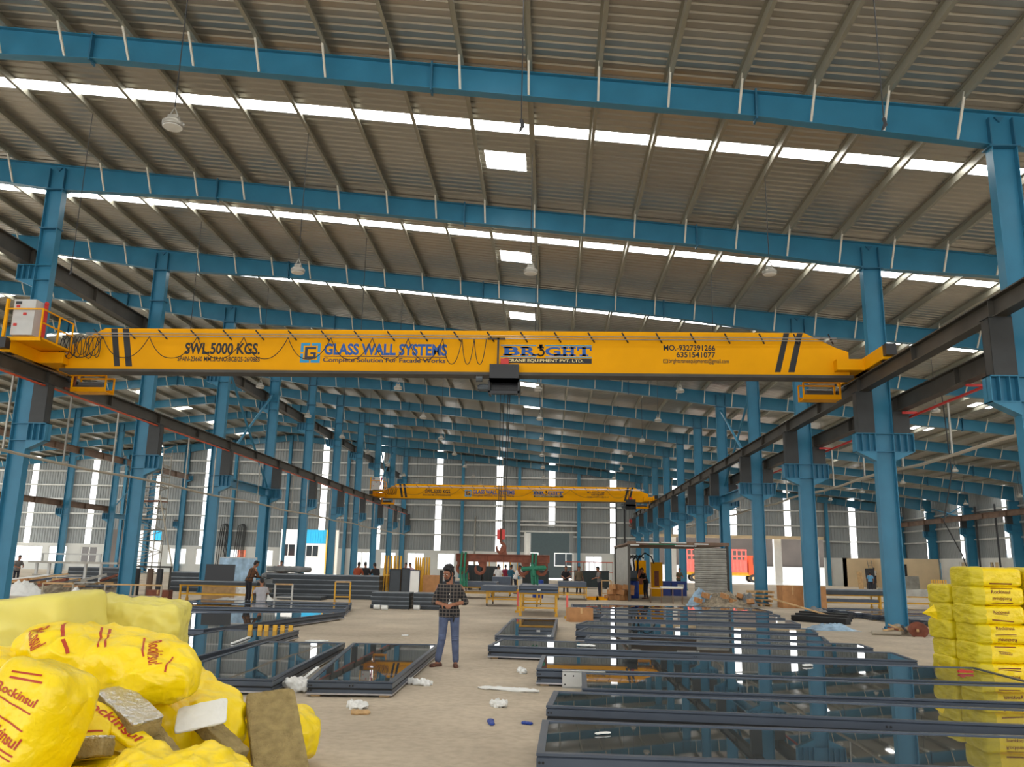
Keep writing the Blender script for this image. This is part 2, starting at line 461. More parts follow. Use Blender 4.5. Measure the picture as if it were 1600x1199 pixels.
# columns
def column(name, label, x, Y, capz, sides, upper=None, group=None, cat='column', W_=.29, splices=()):
    o = thing(name, label, cat, (x, Y, 0), group=group)
    mb = MB(); mb.bb((-W_, -.15, 0), (-W_ + .02, .15, capz)); mb.bb((W_ - .02, -.15, 0), (W_, .15, capz)); mb.bb((-W_ + .02, -.008, 0), (W_ - .02, .008, capz))
    mb.build('shaft', BLUE, o)
    mb = MB(); mb.bb((-.36, -.19, capz - .03), (.36, .19, capz)); mb.build('cap_plate', BLUED, o)
    mb = MB(); mb.bb((-.36, -.22, 0), (.36, .22, .03))
    for sx in (-.3, .3):
        for sy in (-.17, .17): mb.bb((sx - .02, sy - .02, .03), (sx + .02, sy + .02, .09))
    mb.build('base_plate', BLUED, o)
    for z in splices:
        mb = MB(); mb.bb((-.34, -.18, z - .02), (.34, .18, z + .02)); mb.build('splice_plate', BLUED, o)
    def corbel(s, z0, z1, drop, reach, mats):
        mb = MB(); a = s * W_; b = s * reach
        mb.bb((a, -.17, z1 - .025), (b, .17, z1)); mb.bb((a, -.17, z0), (b, .17, z0 + .02))
        mb.bb((a, -.008, z0), (b, .008, z1)); mb.bb((b - s * .02, -.17, z0), (b, .17, z1))
        for t in (.3, .66): 
            c = a + (b - a) * t; mb.bb((c - .008, -.16, z0), (c + .008, .16, z1))
        if drop: mb.prism([(a, z0), (b - s * .03, z0), (a, z0 - drop)], 'y', -.15, .15)
        mb.build('corbel', BLUE, o)
    for s, h in sides:
        corbel(s, 5.38, 5.98, .28, .9, None)
        mb = MB(); x0, x1 = s * .29, s * .80
        top = 5.98 + h
        mb.bb((x0, -.17, 5.98), (x0 + s * .02, .17, top)); mb.bb((x1 - s * .02, -.17, 5.98), (x1, .17, top)); mb.bb((x0, -.175, 5.98), (x1, -.155, top)); mb.bb((x0, .155, 5.98), (x1, .175, top))
        mb.bb((x0, -.19, top - .02), (x1 + s * .03, .19, top))
        mb.build('pedestal', PED, o)
    if upper: corbel(upper, 10.95, 11.5, .25, .9, None)
    # horizontal stiffeners level with the corbel
    mb = MB()
    for z in (5.4, 5.96): mb.bb((-W_ + .02, -.15, z - .008), (W_ - .02, .15, z + .008))
    if upper:
        for z in (10.96, 11.48): mb.bb((-W_ + .02, -.15, z - .008), (W_ - .02, .15, z + .008))
    mb.build('web_stiffener', BLUE, o)
    return o
for k in range(1, 11):
    column('steel_column', 'blue steel column in the left row, %s from the camera' % (ordn(k) if k > 1 else 'closest'), XL, FY(k), rtop(XL) - rdep(XL), [(1, 1.33)], upper=-1, group='blue columns of the left row', splices=(12.85,) if k < 7 else ())
for k in range(0, 11):
    column('steel_column', 'blue steel column in the right row, %s from the camera' % (ordn(k + 1) if k > 0 else 'closest'), XR, FY(k), rtop(XR) - rdep(XR), [(-1, 1.33), (1, .69)], group='blue columns of the right row', splices=())
for i, k in enumerate(range(6, 11)):
    column('steel_column', 'blue steel column on the right side wall, %s from the camera' % ordn(i + 1), XW - .15, FY(k), rtop(XW) - rdep(XW) + .02, [(-1, .69)], group='blue columns of the right wall', W_=.45)
for i, k in enumerate(range(7, 11)):
    column('steel_column', 'blue steel column at far left beyond the left row, %s from the camera' % ordn(i + 1), XF, FY(k), rtop(XF) - rdep(XF), [(-1, .2)], upper=1, group='blue columns far left')

# crane runway beams
def runway(label, x, y0, y1, zb, h, m, w=.3, rail=True):
    o = thing('crane_runway_beam', label, 'crane beam', (x, y0, zb)); L = y1 - y0
    mb = MB(); mb.bb((-w / 2, 0, h - .03), (w / 2, L, h)); mb.bb((-w / 2, 0, 0), (w / 2, L, .03)); mb.bb((-.012, 0, .03), (.012, L, h - .03))
    y = 8.175 - (y0 - 18.4) % 8.175
    while y < L:
        for s in (-1, 1): mb.bb((s * .012, y - .01, .03), (s * w * .47, y + .01, h - .03))
        y += 4.0875
    mb.build('beam_profile', m, o)
    if rail:
        mb = MB(); mb.bb((-.035, 0, h), (.035, L, h + .05)); mb.build('rail', DARK, o)
    return o
XRL, XRR = XL + .55, XR - .55
runway('dark crane runway beam along the left column row carrying the yellow cranes', XRL, 14.0, 99.6, 7.31, .46, DARK)
runway('dark crane runway beam on the inner side of the right column row', XRR, 10.0, 99.6, 7.31, .46, DARK)
runway('dark crane runway beam on the outer side of the right column row', XR + .55, 12.0, 99.6, 6.67, .5, DARK)
runway('dark crane runway beam high on the outer side of the left column row', XL - .6, 12.0, 99.6, 11.5, .6, DARK)
runway('brown crane runway beam along the right side wall', XW - .78, 44.0, 99.6, 6.67, .5, BROWN)
runway('brown crane runway beam at far left, high beside the farther columns', XF + .6, 60.0, 99.6, 11.0, .6, BROWN)
runway('brown crane runway beam at far left, ending low beside the farther columns', XF - .6, 60.0, 84.5, 6.18, .5, BROWN)
# conductor rails and service pipes
o = thing('conductor_rail', 'thin orange power rail under the left crane runway beam', 'power rail', (XRL + .12, 14.0, 7.2))
mb = MB()
mb.bb((-.03, 0, 0), (.03, 85, .05)); mb.build('busbar', REDBUS, o)
o = thing('conductor_rail', 'red power rail under the outer right crane runway beam', 'power rail', (XR + .9, 12.0, 6.5))
mb = MB(); mb.bb((-.035, 0, 0), (.035, 80, .06)); mb.build('busbar', RED, o)
for i in range(6):
    mb = MB(); mb.bb((-.4, -.03, .06), (.05, .03, .13)); mb.build('bracket', RED, o, loc=(0, 6 + i * 4.09, 0))
def service_pipe(label, x, y0, y1, z, ztop, n, skip=1):
    o = thing('service_pipe', label, 'pipe', (x, y0, z))
    L = y1 - y0; pts = []
    for i in range(25): pts.append((0, L * i / 24, .05 * math.sin(i * 1.7)))
    mb = MB(); mb.tube(pts, .05, 6); mb.build('pipe_run', PIPE, o)
    for i in range(n):
        yy = L * (i + .5) / n
        mb = MB(); mb.bar((0, yy, .03), (0, yy, ztop - z), .05, .05); mb.build('hanger', GALV, o)
service_pipe('beige service pipe on hangers below the left crane runway beam', XRL, 20, 99, 4.85, 7.31, 24)
service_pipe('beige service pipe on hangers below the outer right crane beam', XR + .9, 19, 76, 5.0, 6.5, 17)

# cross bracing and struts between frames 3 and 4 of each row
def xbrace(label, x, ya, yb, za, zb):
    o = thing('cross_brace', label, 'brace', (x, ya, za))
    for p, q in (((-.05, 0, 0), (-.05, yb - ya, zb - za)), ((.05, 0, zb - za), (.05, yb - ya, 0))):
        mb = MB(); mb.tube([p, q], .07, 8); mb.build('brace_tube', BLUE, o)
xbrace('blue crossed brace tubes above the left runway beam between columns three and four', XL, FY(3) + .2, FY(4) - .2, 6.1, 11.9)
xbrace('blue crossed brace tubes above the right runway beam between columns four and five', XR, FY(3) + .2, FY(4) - .2, 6.6, 11.2)
xbrace('blue crossed brace tubes at the far end of the left column row', XL, FY(8) + .2, FY(9) - .2, 8.3, 13.6)
xbrace('blue crossed brace tubes at the far end of the right column row', XR, FY(9) + .2, FY(10) - .2, 7.9, 11.2)
xbrace('blue crossed brace tubes at far left between the farther columns', XF, FY(8) + .2, FY(9) - .2, 6.5, 12.2)
xbrace('pale crossed brace tubes on the right side wall', XW - .1, FY(8) + .2, FY(9) - .2, 6.9, 8.4)
def portal(label, x, k):
    o = thing('portal_strut', label, 'strut', (x, FY(k) + .2, 5.5))
    L = 8.175 - .45
    mb = MB(); mb.bb((-.2, 0, .45), (.2, L, .5)); mb.bb((-.2, 0, 0), (.2, L, .04)); mb.bb((-.01, 0, .04), (.01, L, .45)); mb.build('strut_beam', BLUE, o)
    mb = MB(); mb.bb((-.22, L - .28, -5.5), (.22, L - .24, 0)); mb.bb((-.22, L - .02, -5.5), (.22, L, 0)); mb.bb((-.01, L - .24, -5.5), (.01, L - .02, 0)); mb.build('strut_leg', BLUE, o)
portal('blue portal strut joining the third and fourth columns of the left row', XL, 3)
portal('blue portal strut joining the fourth and fifth columns of the right row', XR, 3)
portal('blue portal strut joining the farther columns at far left', XF, 8)

# ------------------------------------------------------------------ far gable wall
def corr(mb, xa, xb, za, zb, depth=.04, axis='x', pos=YW):
    """trapezoidal sheet with vertical ribs; zb may be a function of x"""
    n = max(1, round((xb - xa) / .33)); p = (xb - xa) / n; prof = []
    for i in range(n):
        x = xa + i * p; prof += [(x, 0), (x + p * .55, 0), (x + p * .68, depth), (x + p * .87, depth)]
    prof.append((xb, 0)); zf = zb if callable(zb) else (lambda x: zb); m = len(prof)
    if axis == 'x': vs = [(x, pos + d, za) for x, d in prof] + [(x, pos + d, zf(x)) for x, d in prof]
    else: vs = [(pos + d, x, za) for x, d in prof] + [(pos + d, x, zf(x)) for x, d in prof]
    mb.add(vs, [(i, i + 1, m + i + 1, m + i) for i in range(m - 1)])
ZD = 3.15
zt = lambda x: rtop(x) + PUR
STR = [-63.6, -56.0, -48.15, -41.8, -34.6, -27.35, -20.6, -13.3, -6.0, .3, 7.6, 15.0, 21.7, 28.0, 35.5]
OPEN = [(-53.3, -51.3, 4.9), (-50.9, -46.9, 4.9), (-32.2, -25.2, 5.3), (-2.9, 2.9, 5.45), (12.2, 32.0, 5.4)]
def base_z(x):
    for a, b, z in OPEN:
        if a <= x < b: return z
    return ZD
bps = sorted(set([-72.0, 41.35, XRIDGE] + [v for a, b, _ in OPEN for v in (a, b)] + [v for s in STR for v in (s - .37, s + .37)]))
wl = MB()
for a, b in zip(bps, bps[1:]):
    mid = (a + b) / 2
    if any(abs(mid - s) < .37 for s in STR):
        mb = MB(); z0 = base_z(mid)
        mb.add([(a, YW + .02, z0), (b, YW + .02, z0), (b, YW + .02, zt(b)), (a, YW + .02, zt(a))], [(0, 1, 2, 3)])
        structure(win_name(), mb, LIGHTWALL)
    else: corr(wl, a, b, base_z(mid), zt)
structure('wall_far', wl, WALL)
# dado wall with window openings
WINS = [(-64.9, -61.4), (-60.6, -58.4), (-56.6, -54.6), (-45.9, -43.6), (-42.4, -40.6), (-38.7, -36.3), (-35.0, -33.0), (-23.4, -21.2), (-20.0, -18.2), (-16.8, -14.8), (-13.2, -11.2), (-9.5, -7.5), (-6.3, -4.4), (4.3, 6.25), (8.3, 10.0)]
WZ0, WZ1 = .95, 2.8
dw = MB(); cur = -72.0
segs = []
for a, b, _ in OPEN: segs.append((cur, a)); cur = b
segs.append((cur, 41.35))
for a, b in segs:
    ws = [w for w in WINS if w[0] >= a and w[1] <= b]; c = a
    for w0, w1 in ws:
        dw.bb((c, YW - .12, 0), (w0, YW + .12, ZD)); dw.bb((w0, YW - .12, 0), (w1, YW + .12, WZ0)); dw.bb((w0, YW - .12, WZ1), (w1, YW + .12, ZD)); c = w1
    dw.bb((c, YW - .12, 0), (b, YW + .12, ZD))
structure('wall_far_dado', dw, DADO)
def window(axis, a, b, pos):
    fr = MB(); t = .05
    if axis == 'x':
        B = lambda u0, u1, z0, z1: fr.bb((u0, pos - .05, z0), (u1, pos + .05, z1))
    else:
        B = lambda u0, u1, z0, z1: fr.bb((pos - .05, u0, z0), (pos + .05, u1, z1))
    B(a, a + t, WZ0, WZ1); B(b - t, b, WZ0, WZ1); B(a, b, WZ0, WZ0 + t); B(a, b, WZ1 - t, WZ1); B((a + b) / 2 - .03, (a + b) / 2 + .03, WZ0, WZ1)
    o = structure(win_name(), fr, OUTW)
    p = MB()
    if axis == 'x': p.add([(a, pos, WZ0), (b, pos, WZ0), (b, pos, WZ1), (a, pos, WZ1)], [(0, 1, 2, 3)])
    else: p.add([(pos, a, WZ0), (pos, b, WZ0), (pos, b, WZ1), (pos, a, WZ1)], [(0, 1, 2, 3)])
    p.build('pane', WINGL, o)
for a, b in WINS: window('x', a, b, YW)
ti = 0
def trim(mb, m):
    global ti
    ti += 1
    return structure('trim_%d' % ti, mb, m)
for z in (3.2, 5.0, 6.75, 8.5, 10.2, 11.9, 13.4, 14.9):
    mb = MB()
    xs0 = XRIDGE - (zt(XRIDGE) - z) / .1033; xs1 = XRIDGE + (zt(XRIDGE) - z) / .1033
    for a, b in ([(-72, -53.3), (-46.9, -32.2), (-25.2, -2.9), (2.9, 12.2), (32, 41.2)] if z < 5.1 and z > 3.5 else [(max(-72, xs0 + 1), min(41.2, xs1 - 1))]):
        if z < 3.5:
            continue
        mb.bb((a, YW - .2, z - .09), (b, YW - .03, z + .09))
    if mb.v: trim(mb, GIRT)
# wind columns
WC = [-65.5, -58.8, -51.9, -38.3, -31.7, -24.4, -10.4, -3.6, 3.5, 18.3, 25.0, 32.4]
for i, x in enumerate(WC):
    top = rtop(x) - rdep(x)
    mb = MB(); mb.bb((x - .17, YW - .55, 0), (x + .17, YW - .53, top)); mb.bb((x - .17, YW - .24, 0), (x + .17, YW - .22, top)); mb.bb((x - .008, YW - .53, 0), (x + .008, YW - .24, top))
    if 12.2 < x < 31.5: 
        mb = MB(); mb.bb((x - .17, YW - .55, 5.5), (x + .17, YW - .53, top)); mb.bb((x - .17, YW - .24, 5.5), (x + .17, YW - .22, top)); mb.bb((x - .008, YW - .53, 5.5), (x + .008, YW - .24, top))
    c0 = thing('gable_column', 'slim blue gable column on the far wall, %s from the left' % ordn(i + 1), 'column', (x, YW - .4, 0), group='gable columns of the far wall')
    ob = mb.build('shaft', BLUE, c0, loc=(-x, -(YW - .4), 0))
# roller door frame in the middle of the far wall
mb = MB(); mb.bb((-3.5, YW - .3, 5.45), (3.5, YW - .05, 5.62)); mb.bb((-3.5, YW - .34, 6.2), (3.5, YW - .1, 6.4)); trim(mb, GIRT)
mb = MB(); corr(mb, -2.9, 2.9, 5.45, 6.2, pos=YW - .06); mb.bb((2.4, YW - .1, 3.1), (2.9, YW + .02, 5.45)); tag(mb.build('door_1', WALL), kind='structure')
mb = MB(); mb.bb((-2.95, YW - .2, 0), (-2.75, YW + .1, 5.45)); mb.bb((-2.9, YW + .4, 0), (-2.2, YW + .9, 5.4)); mb.bb((2.75, YW - .2, 0), (2.95, YW + .1, 3.1)); trim(mb, OUTW)  # white post outside the left jamb, added in place of daylight through the gap
# lintel and white posts of the big opening on the right
mb = MB(); mb.bb((12.2, YW - .2, 5.2), (32.0, YW + .2, 5.55)); trim(mb, CREAM)
for x in (14.6, 26.9, 31.2):
    mb = MB(); mb.bb((x - .42, YW + .6, 0), (x + .42, YW + 1.3, 5.3)); trim(mb, OUTW)
for a, b in ((12.2, 13.9), ):
    pass
# vertical service pipes on the far wall
for px, lb in ((7.9, 'dark vertical pipe on the far wall right of the roller door'), (8.9, 'second dark vertical pipe on the far wall beside the light strip'), (-12.0 + 3.2, 'thin grey vertical pipe on the far wall left of the hook'), (-53.4, 'grey vertical pipe on the far wall at far left')):
    mb = MB(); mb.tube([(0, 0, 1.2), (0, 0, 9.8 if px > 0 else 7.2)], .1, 8); tag(mb.build('wall_pipe', CHAR if px > 0 else GALV, loc=(px, YW - .34, 0)), lb, 'pipe')

# ------------------------------------------------------------------ right side wall
wr = MB(); XS = 41.3; RSTR = [62.5, 70.5, 78.2, 86.6, 94.3]
bp2 = sorted([40.0, YW] + [v for s in RSTR for v in (s - .35, s + .35)])
for a, b in zip(bp2, bp2[1:]):
    mid = (a + b) / 2
    if any(abs(mid - s) < .35 for s in RSTR):
        mb = MB(); mb.add([(XS + .02, a, ZD), (XS + .02, b, ZD), (XS + .02, b, rtop(XS) + PUR), (XS + .02, a, rtop(XS) + PUR)], [(0, 1, 2, 3)]); structure(win_name(), mb, LIGHTWALL)
    else: corr(wr, a, b, ZD, rtop(XS) + PUR, axis='y', pos=XS)
structure('wall_right', wr, WALL)
RW = [(58, 60), (63.8, 65.8), (69.0, 71.0), (72.6, 74.8), (80.0, 81.8), (85.4, 87.4), (91.5, 93.3)]
dw = MB(); c = 40.0
for a, b in RW:
    dw.bb((XS - .1, c, 0), (XS + .12, a, ZD)); dw.bb((XS - .1, a, 0), (XS + .12, b, WZ0)); dw.bb((XS - .1, a, WZ1), (XS + .12, b, ZD)); c = b
dw.bb((XS - .1, c, 0), (XS + .12, YW, ZD))
structure('wall_right_dado', dw, DADO)
for a, b in RW: window('y', a, b, XS)
for z in (4.9, 6.2, 7.6):
    mb = MB(); mb.bb((XS - .2, 40, z - .08), (XS - .03, YW - .1, z + .08)); trim(mb, GIRT)
for yy in (82.6, 79.0):
    mb = MB(); mb.tube([(0, 0, .2), (0, 0, 8.0)], .09, 8); tag(mb.build('wall_pipe', CHAR, loc=(XS - .45, yy, 0)), 'dark vertical pipe on the right side wall, %s one' % ('farther' if yy > 80 else 'nearer'), 'pipe')

# cream partition in the far right corner
mb = MB(); mb.bb((32.6, 96.0, 0), (33.0, 96.1, 3.1)); mb.bb((32.6, 96.0, 0), (41.0, 96.1, 3.1)); mb.bb((36.0, 91.5, 0), (36.1, 96.0, 3.1)); mb.bb((36.0, 91.5, 0), (41.0, 91.6, 3.1))
tag(mb.build('partition_wall', CREAM), 'cream partition walls boxing off the far right corner', 'partition')
mb = MB(); mb.bb((36.9, 91.35, 0.05), (37.6, 91.46, 2.5)); tag(mb.build('partition_door', BLACK), 'narrow black doorway in the cream partition', 'door')

# ------------------------------------------------------------------ lettering
_TX = {}
def text2d(s, bold=0.0):
    key = (s, bold)
    if key not in _TX:
        cu = bpy.data.curves.new('t', 'FONT'); cu.body = s; cu.offset = bold; cu.resolution_u = 3
        ob = bpy.data.objects.new('t', cu); COL.objects.link(ob)
        dg = bpy.context.evaluated_depsgraph_get()
        me = bpy.data.meshes.new_from_object(ob.evaluated_get(dg))
        vs = [(v.co.x, v.co.y) for v in me.vertices]; fs = [tuple(p.vertices) for p in me.polygons]
        bpy.data.objects.remove(ob); bpy.data.curves.remove(cu); bpy.data.meshes.remove(me)
        x0 = min(v[0] for v in vs); x1 = max(v[0] for v in vs); y0 = min(v[1] for v in vs); y1 = max(v[1] for v in vs)
        _TX[key] = ([((x - x0) / (x1 - x0), (y - y0) / (y1 - y0)) for x, y in vs], fs)
    return _TX[key]
def flat_text(mb, s, x0, x1, z0, z1, y, bold=0.02, mi=0):
    vs, fs = text2d(s, bold)
    mb.add([(x0 + u * (x1 - x0), y, z0 + w * (z1 - z0)) for u, w in vs], fs, mi)
def flat_rect(mb, x0, x1, z0, z1, y, mi=0):
    mb.add([(x0, y, z0), (x1, y, z0), (x1, y, z1), (x0, y, z1)], [(0, 1, 2, 3)], mi)

LBLUE = mat('lettering_blue', (18, 84, 160), 0.45)
LCYAN = mat('logo_cyan', (36, 150, 200), 0.45)
LNAVY = mat('lettering_navy', (34, 40, 62), 0.45)
LCREAM = mat('lettering_cream', (236, 214, 150), 0.5)
GREYBLK = mat('hoist_black_paint', (26, 26, 28), 0.4)
MOTOR = mat('grey_motor_casing', (86, 92, 96), 0.45, metal=0.3)

# ------------------------------------------------------------------ overhead cranes
def crane(Yc, hx, hookz, label, loops, detail=True):
    o = thing('overhead_crane', label, 'crane', ((XRL + XRR) / 2, Yc, 7.82), group='yellow overhead cranes')
    def lx(px):           # picture column of the near crane's face -> metres along the girder
        a, b, c = 97.0, 785.0, 1330.0
        return (-12.65 * (px - b) * (px - c) / ((a - b) * (a - c)) + 1.922 * (px - a) * (px - c) / ((b - a) * (b - c)) + 12.987 * (px - a) * (px - b) / ((c - a) * (c - b)))
    lz = lambda px, py: .0218 * (578 + (px - 97) * .00973 - py) - .07
    FYY = -.225
    g = MB(); zb = -.07
    poly = [(-12.55, zb), (12.95, zb), (12.95, zb + .78), (12.55, zb + .92), (11.6, zb + 1.40), (-11.35, zb + 1.40), (-12.55, zb + .75)]
    g.prism(poly, 'y', -.22, .22)
    gd = g.build('girder', YEL, o)
    mb = MB(); mb.bb((-12.7, -.30, zb - .09), (13.05, .30, zb)); mb.build('bottom_flange', DARK, o)
    # black warning stripes
    for a, b, c, d, n in ((166, 176, 187, 178, 0), (184, 194, 206, 196, 0), (1228, 1237, 1220, 1211, 1), (1249, 1258, 1242, 1232, 1)):
        mb = MB(); mb.add([(lx(a), FYY, zb + 1.39), (lx(b), FYY, zb + 1.39), (lx(c), FYY, zb + .10), (lx(d), FYY, zb + .10)], [(0, 1, 2, 3)])
        mb.build('warning_stripe', BLACK, o)
    # writing
    T = FYY - .002
    def txt(s, xa, xb, ya, yb, m, bold=.02, name='lettering'):
        mb = MB(); xm = (xa + xb) / 2; flat_text(mb, s, lx(xa), lx(xb), lz(xm, yb), lz(xm, ya), T, bold); mb.build(name, m, o)
    txt('SWL.5000 KGS.', 286, 404, 538, 556, BLACK, .03)
    txt('SPAN-23660 MM..SR.NO:BCE/25-26/0885', 276, 405, 559.5, 567, BLACK, .015)
    txt('GLASS WALL SYSTEMS', 505, 698, 540, 558, LBLUE, .035)
    txt('Complete Solution For Facade Works', 504, 696, 562, 571, LNAVY, .02)
    mb = MB(); flat_rect(mb, lx(505), lx(698), lz(600, 560.6), lz(600, 559.6), T); mb.build('lettering_rule', LNAVY, o)
    # square logo: four cyan corners and a dark square letter G
    mb = MB(); xa, xb, za, zb_ = lx(468), lx(499), lz(484, 569), lz(484, 538.5); w = xb - xa; h = zb_ - za; gp = .04
    R = lambda u0, u1, v0, v1, mi=0: flat_rect(mb, xa + u0 * w, xa + u1 * w, za + v0 * h, za + v1 * h, T, mi)
    for u0, u1 in ((0, .46), (.54, 1)):
        for v0, v1 in ((0, .14), (.86, 1)): R(u0, u1, v0, v1)
    for v0, v1 in ((.14, .46), (.54, .86)):
        for u0, u1 in ((0, .14), (.86, 1)): R(u0, u1, v0, v1)
    R(.22, .78, .68, .80, 1); R(.22, .36, .20, .68, 1); R(.36, .78, .20, .32, 1); R(.66, .78, .32, .52, 1); R(.5, .66, .42, .52, 1)
    mb.build('logo', [LCYAN, LNAVY], o)
    # slab lettering B R (hook) G H T
    mb = MB(); z0, z1 = lz(855, 559), lz(855, 545.5); H = z1 - z0; sl = H * .17
    def V(a, b, c=0, d=1): flat_rect(mb, lx(a), lx(b), z0 + c * H, z0 + d * H, T)
    flat_text(mb, 'B', lx(788), lx(812), z0, z1, T, .03); V(786, 800, 0, .17); V(786, 800, .83, 1)
    flat_text(mb, 'R', lx(815), lx(838), z0, z1, T, .03); V(813, 826, 0, .17); V(813, 826, .83, 1); V(832, 840, 0, .17)
    flat_text(mb, 'G', lx(852), lx(876), z0, z1, T, .03); V(866, 878, .0, .17)
    V(880, 885); V(892, 897); V(885, 892, .40, .60); V(877, 888, 0, .17); V(877, 888, .83, 1); V(889, 900, 0, .17); V(889, 900, .83, 1)
    V(910, 916, 0, 1); V(902, 925, .83, 1); V(906, 920, 0, .17); V(902, 905, .6, .83); V(922, 925, .6, .83)
    mb.build('lettering', LBLUE, o)
    mb = MB()
    for a, b in ((782, 838), (852, 925)):
        flat_rect(mb, lx(a), lx(b), lz(850, 544.2), lz(850, 542.6), T); flat_rect(mb, lx(a), lx(b), lz(850, 561.4), lz(850, 560.2), T)
    mb.build('lettering_rule', LCYAN, o)
    mb = MB(); pts = [Vector((lx(845), T, lz(845, 550)))]; 
    mb.box((lx(845), T, lz(845, 543.6)), (.12, .004, .09)); mb.box((lx(845), T, lz(845, 547)), (.07, .004, .2)); mb.box((lx(845), T, lz(845, 546.5)), (.2, .004, .05))
    arc = [(lx(845) + .1 * math.cos(t), T - .001, lz(845, 554.3) + .1 * math.sin(t)) for t in [math.radians(a) for a in range(95, -175, -18)]]
    mb.tube(arc, .03, 6); mb.build('hook_emblem', BLACK, o)
    mb = MB(); flat_rect(mb, lx(788), lx(925), lz(856, 570.6), lz(856, 563), T); mb.build('name_band', BLACK, o)
    mb = MB(); flat_text(mb, 'CRANE EQUIPMENT PVT. LTD.', lx(793), lx(912), lz(852, 569.4), lz(852, 564.2), T - .003, .02); mb.build('lettering', LCREAM, o)
    txt('MO.-9327391266', 1038, 1119, 543, 552, BLACK, .02)
    txt('6351541077', 1058, 1119, 553.6, 562.2, BLACK, .02)
    txt('brightcraneequipments@gmail.com', 1046, 1140, 563.6, 572.5, BLACK, .01)
    mb = MB(); a, b, c, d = lx(1037), lx(1044.5), lz(1040, 570.4), lz(1040, 564.6); e = .018
    flat_rect(mb, a, b, c, c + e, T); flat_rect(mb, a, b, d - e, d, T); flat_rect(mb, a, a + e, c, d, T); flat_rect(mb, b - e, b, c, d, T)
    mb.bar((a, T, d), ((a + b) / 2, T, (c + d) / 2), e, .004); mb.bar((b, T, d), ((a + b) / 2, T, (c + d) / 2), e, .004); mb.build('envelope_symbol', BLACK, o)
    # festoon rails, brackets, cables
    zr = 1.02
    for dz in (0, .09):
        mb = MB(); mb.tube([(-11.9, -.40, zr + dz), (12.55, -.40, zr + dz)], .018, 6); mb.build('festoon_rail', SILVER, o)
    for i in range(23):
        x = -11.5 + i * 1.085
        mb = MB(); mb.bar((x - .10, -.48, zr + .2), (x + .12, -.23, zr - .06), .035, .035); mb.build('rail_bracket', CHAR, o)
    def cable(xa, xb, sag, n=14):
        pts = []
        for i in range(n + 1):
            t = i / n; u = 2 * t - 1
            pts.append((xa + (xb - xa) * t + .0, -.44, zr - .03 - sag * (1 - abs(u) ** 2.4) - .02 * math.sin(PI * t)))
        mb = MB(); mb.tube(pts, .014, 5); mb.build('festoon_cable', ROPE, o)
    pk = loops
    for a, b in zip(pk, pk[1:]): cable(lx(a), lx(b), .70 if b - a > 40 else .82)
    for i in range(10):
        xa = lx(99 + i * 6.2); w = .10 + .05 * (i % 3); h = .62 + .16 * ((i * 7) % 5) / 5
        pts = [(xa + w * math.sin(t) * (.55 + .45 * math.sin(t / 2) ** 2), -.44 - .02 * (i % 2), zr - .05 - h * (1 - math.cos(t)) / 2) for t in [2 * PI * q / 14 for q in range(15)]]
        mb = MB(); mb.tube(pts, .014, 5); mb.build('festoon_cable', ROPE, o)
    # end carriages, wheels, buffers
    for s in (-1, 1):
        x = s * 13.46
        mb = MB(); mb.bb((x - .16, -2.0, .05), (x + .16, 2.0, .45)); mb.bb((min(x, x - s * 1.0), -.55, .05), (max(x, x - s * 1.0), .55, .40)); mb.build('end_carriage', YEL, o)
        for y in (-1.75, 1.75):
            mb = MB(); n = 14
            mb.tube([(x - .1, y, .14), (x + .1, y, .14)], .14, 14); mb.build('wheel', CHAR, o)
        for y in (-2.12, 2.12):
            mb = MB(); mb.bb((x - .15, y - .13, .12), (x + .15, y + .13, .46)); mb.build('buffer', CHAR, o)
        # drive motor in a yellow guard cage
        xa = x - s * .35; xb = x - s * 1.55; xl, xh = min(xa, xb), max(xa, xb)
        mb = MB(); mb.tube([(xl + .15, 1.45, -.30), (xh - .2, 1.45, -.30)], .14, 10); mb.tube([(x, 1.45, -.0), (x - s * .3, 1.45, -.25)], .08, 8); mb.build('travel_motor', MOTOR, o)
        mb = MB(); y0, y1, z0, z1 = 1.2, 1.75, -.55, .02
        mb.bb((xl, y0, z0), (xh, y1, z0 + .02))
        for yy in (y0, y1):
            mb.bb((xl, yy - .01, z0), (xh, yy + .01, z0 + .16))
            for xx in (xl, xh): mb.bar((xx, yy, z0), (xx, yy, z1), .05, .05)
            mb.bar((xl, yy, z1), (xh, yy, z1), .05, .05)
        mb.build('motor_guard', YEL, o)
    # service platform, railing, control cabinet at the left end
    mb = MB(); mb.bb((-13.6, -2.05, .46), (-12.35, -.3, .52)); mb.bb((-13.6, -2.05, .40), (-12.35, -2.0, .52)); mb.build('service_platform', YEL, o)
    mb = MB()
    P_ = [(-13.57, -2.02), (-12.4, -2.02), (-12.4, -1.1), (-12.4, -.32)]
    for x, y in P_: mb.bar((x, y, .52), (x, y, 1.45), .045, .045)
    for z in (1.0, 1.43):
        for (a, b), (c, d) in zip(P_[1:], P_[2:]): mb.bar((a, b, z), (c, d, z), .04, .04)
    mb.bar((-13.57, -2.02, 1.43), (-12.4, -2.02, 1.43), .04, .04); mb.bar((-13.57, -2.02, .52), (-13.57, -2.02, 1.75), .08, .08)
    mb.build('railing', YEL, o)
    c = MB(); c.bb((-13.45, -1.9, .62), (-12.75, -1.5, 1.78)); cb = c.build('control_cabinet', LGREY, o)
    for p in ((-13.3, 1.55), (-13.05, 1.3), (-13.32, .95)):
        mb = MB(); mb.bb((p[0] - .05, -1.93, p[1] - .04), (p[0] + .05, -1.90, p[1] + .04)); mb.build('push_button', RED, cb)
    mb = MB(); flat_rect(mb, -13.4, -13.2, 1.62, 1.72, -1.902); mb.build('cabinet_label', CHAR, cb)
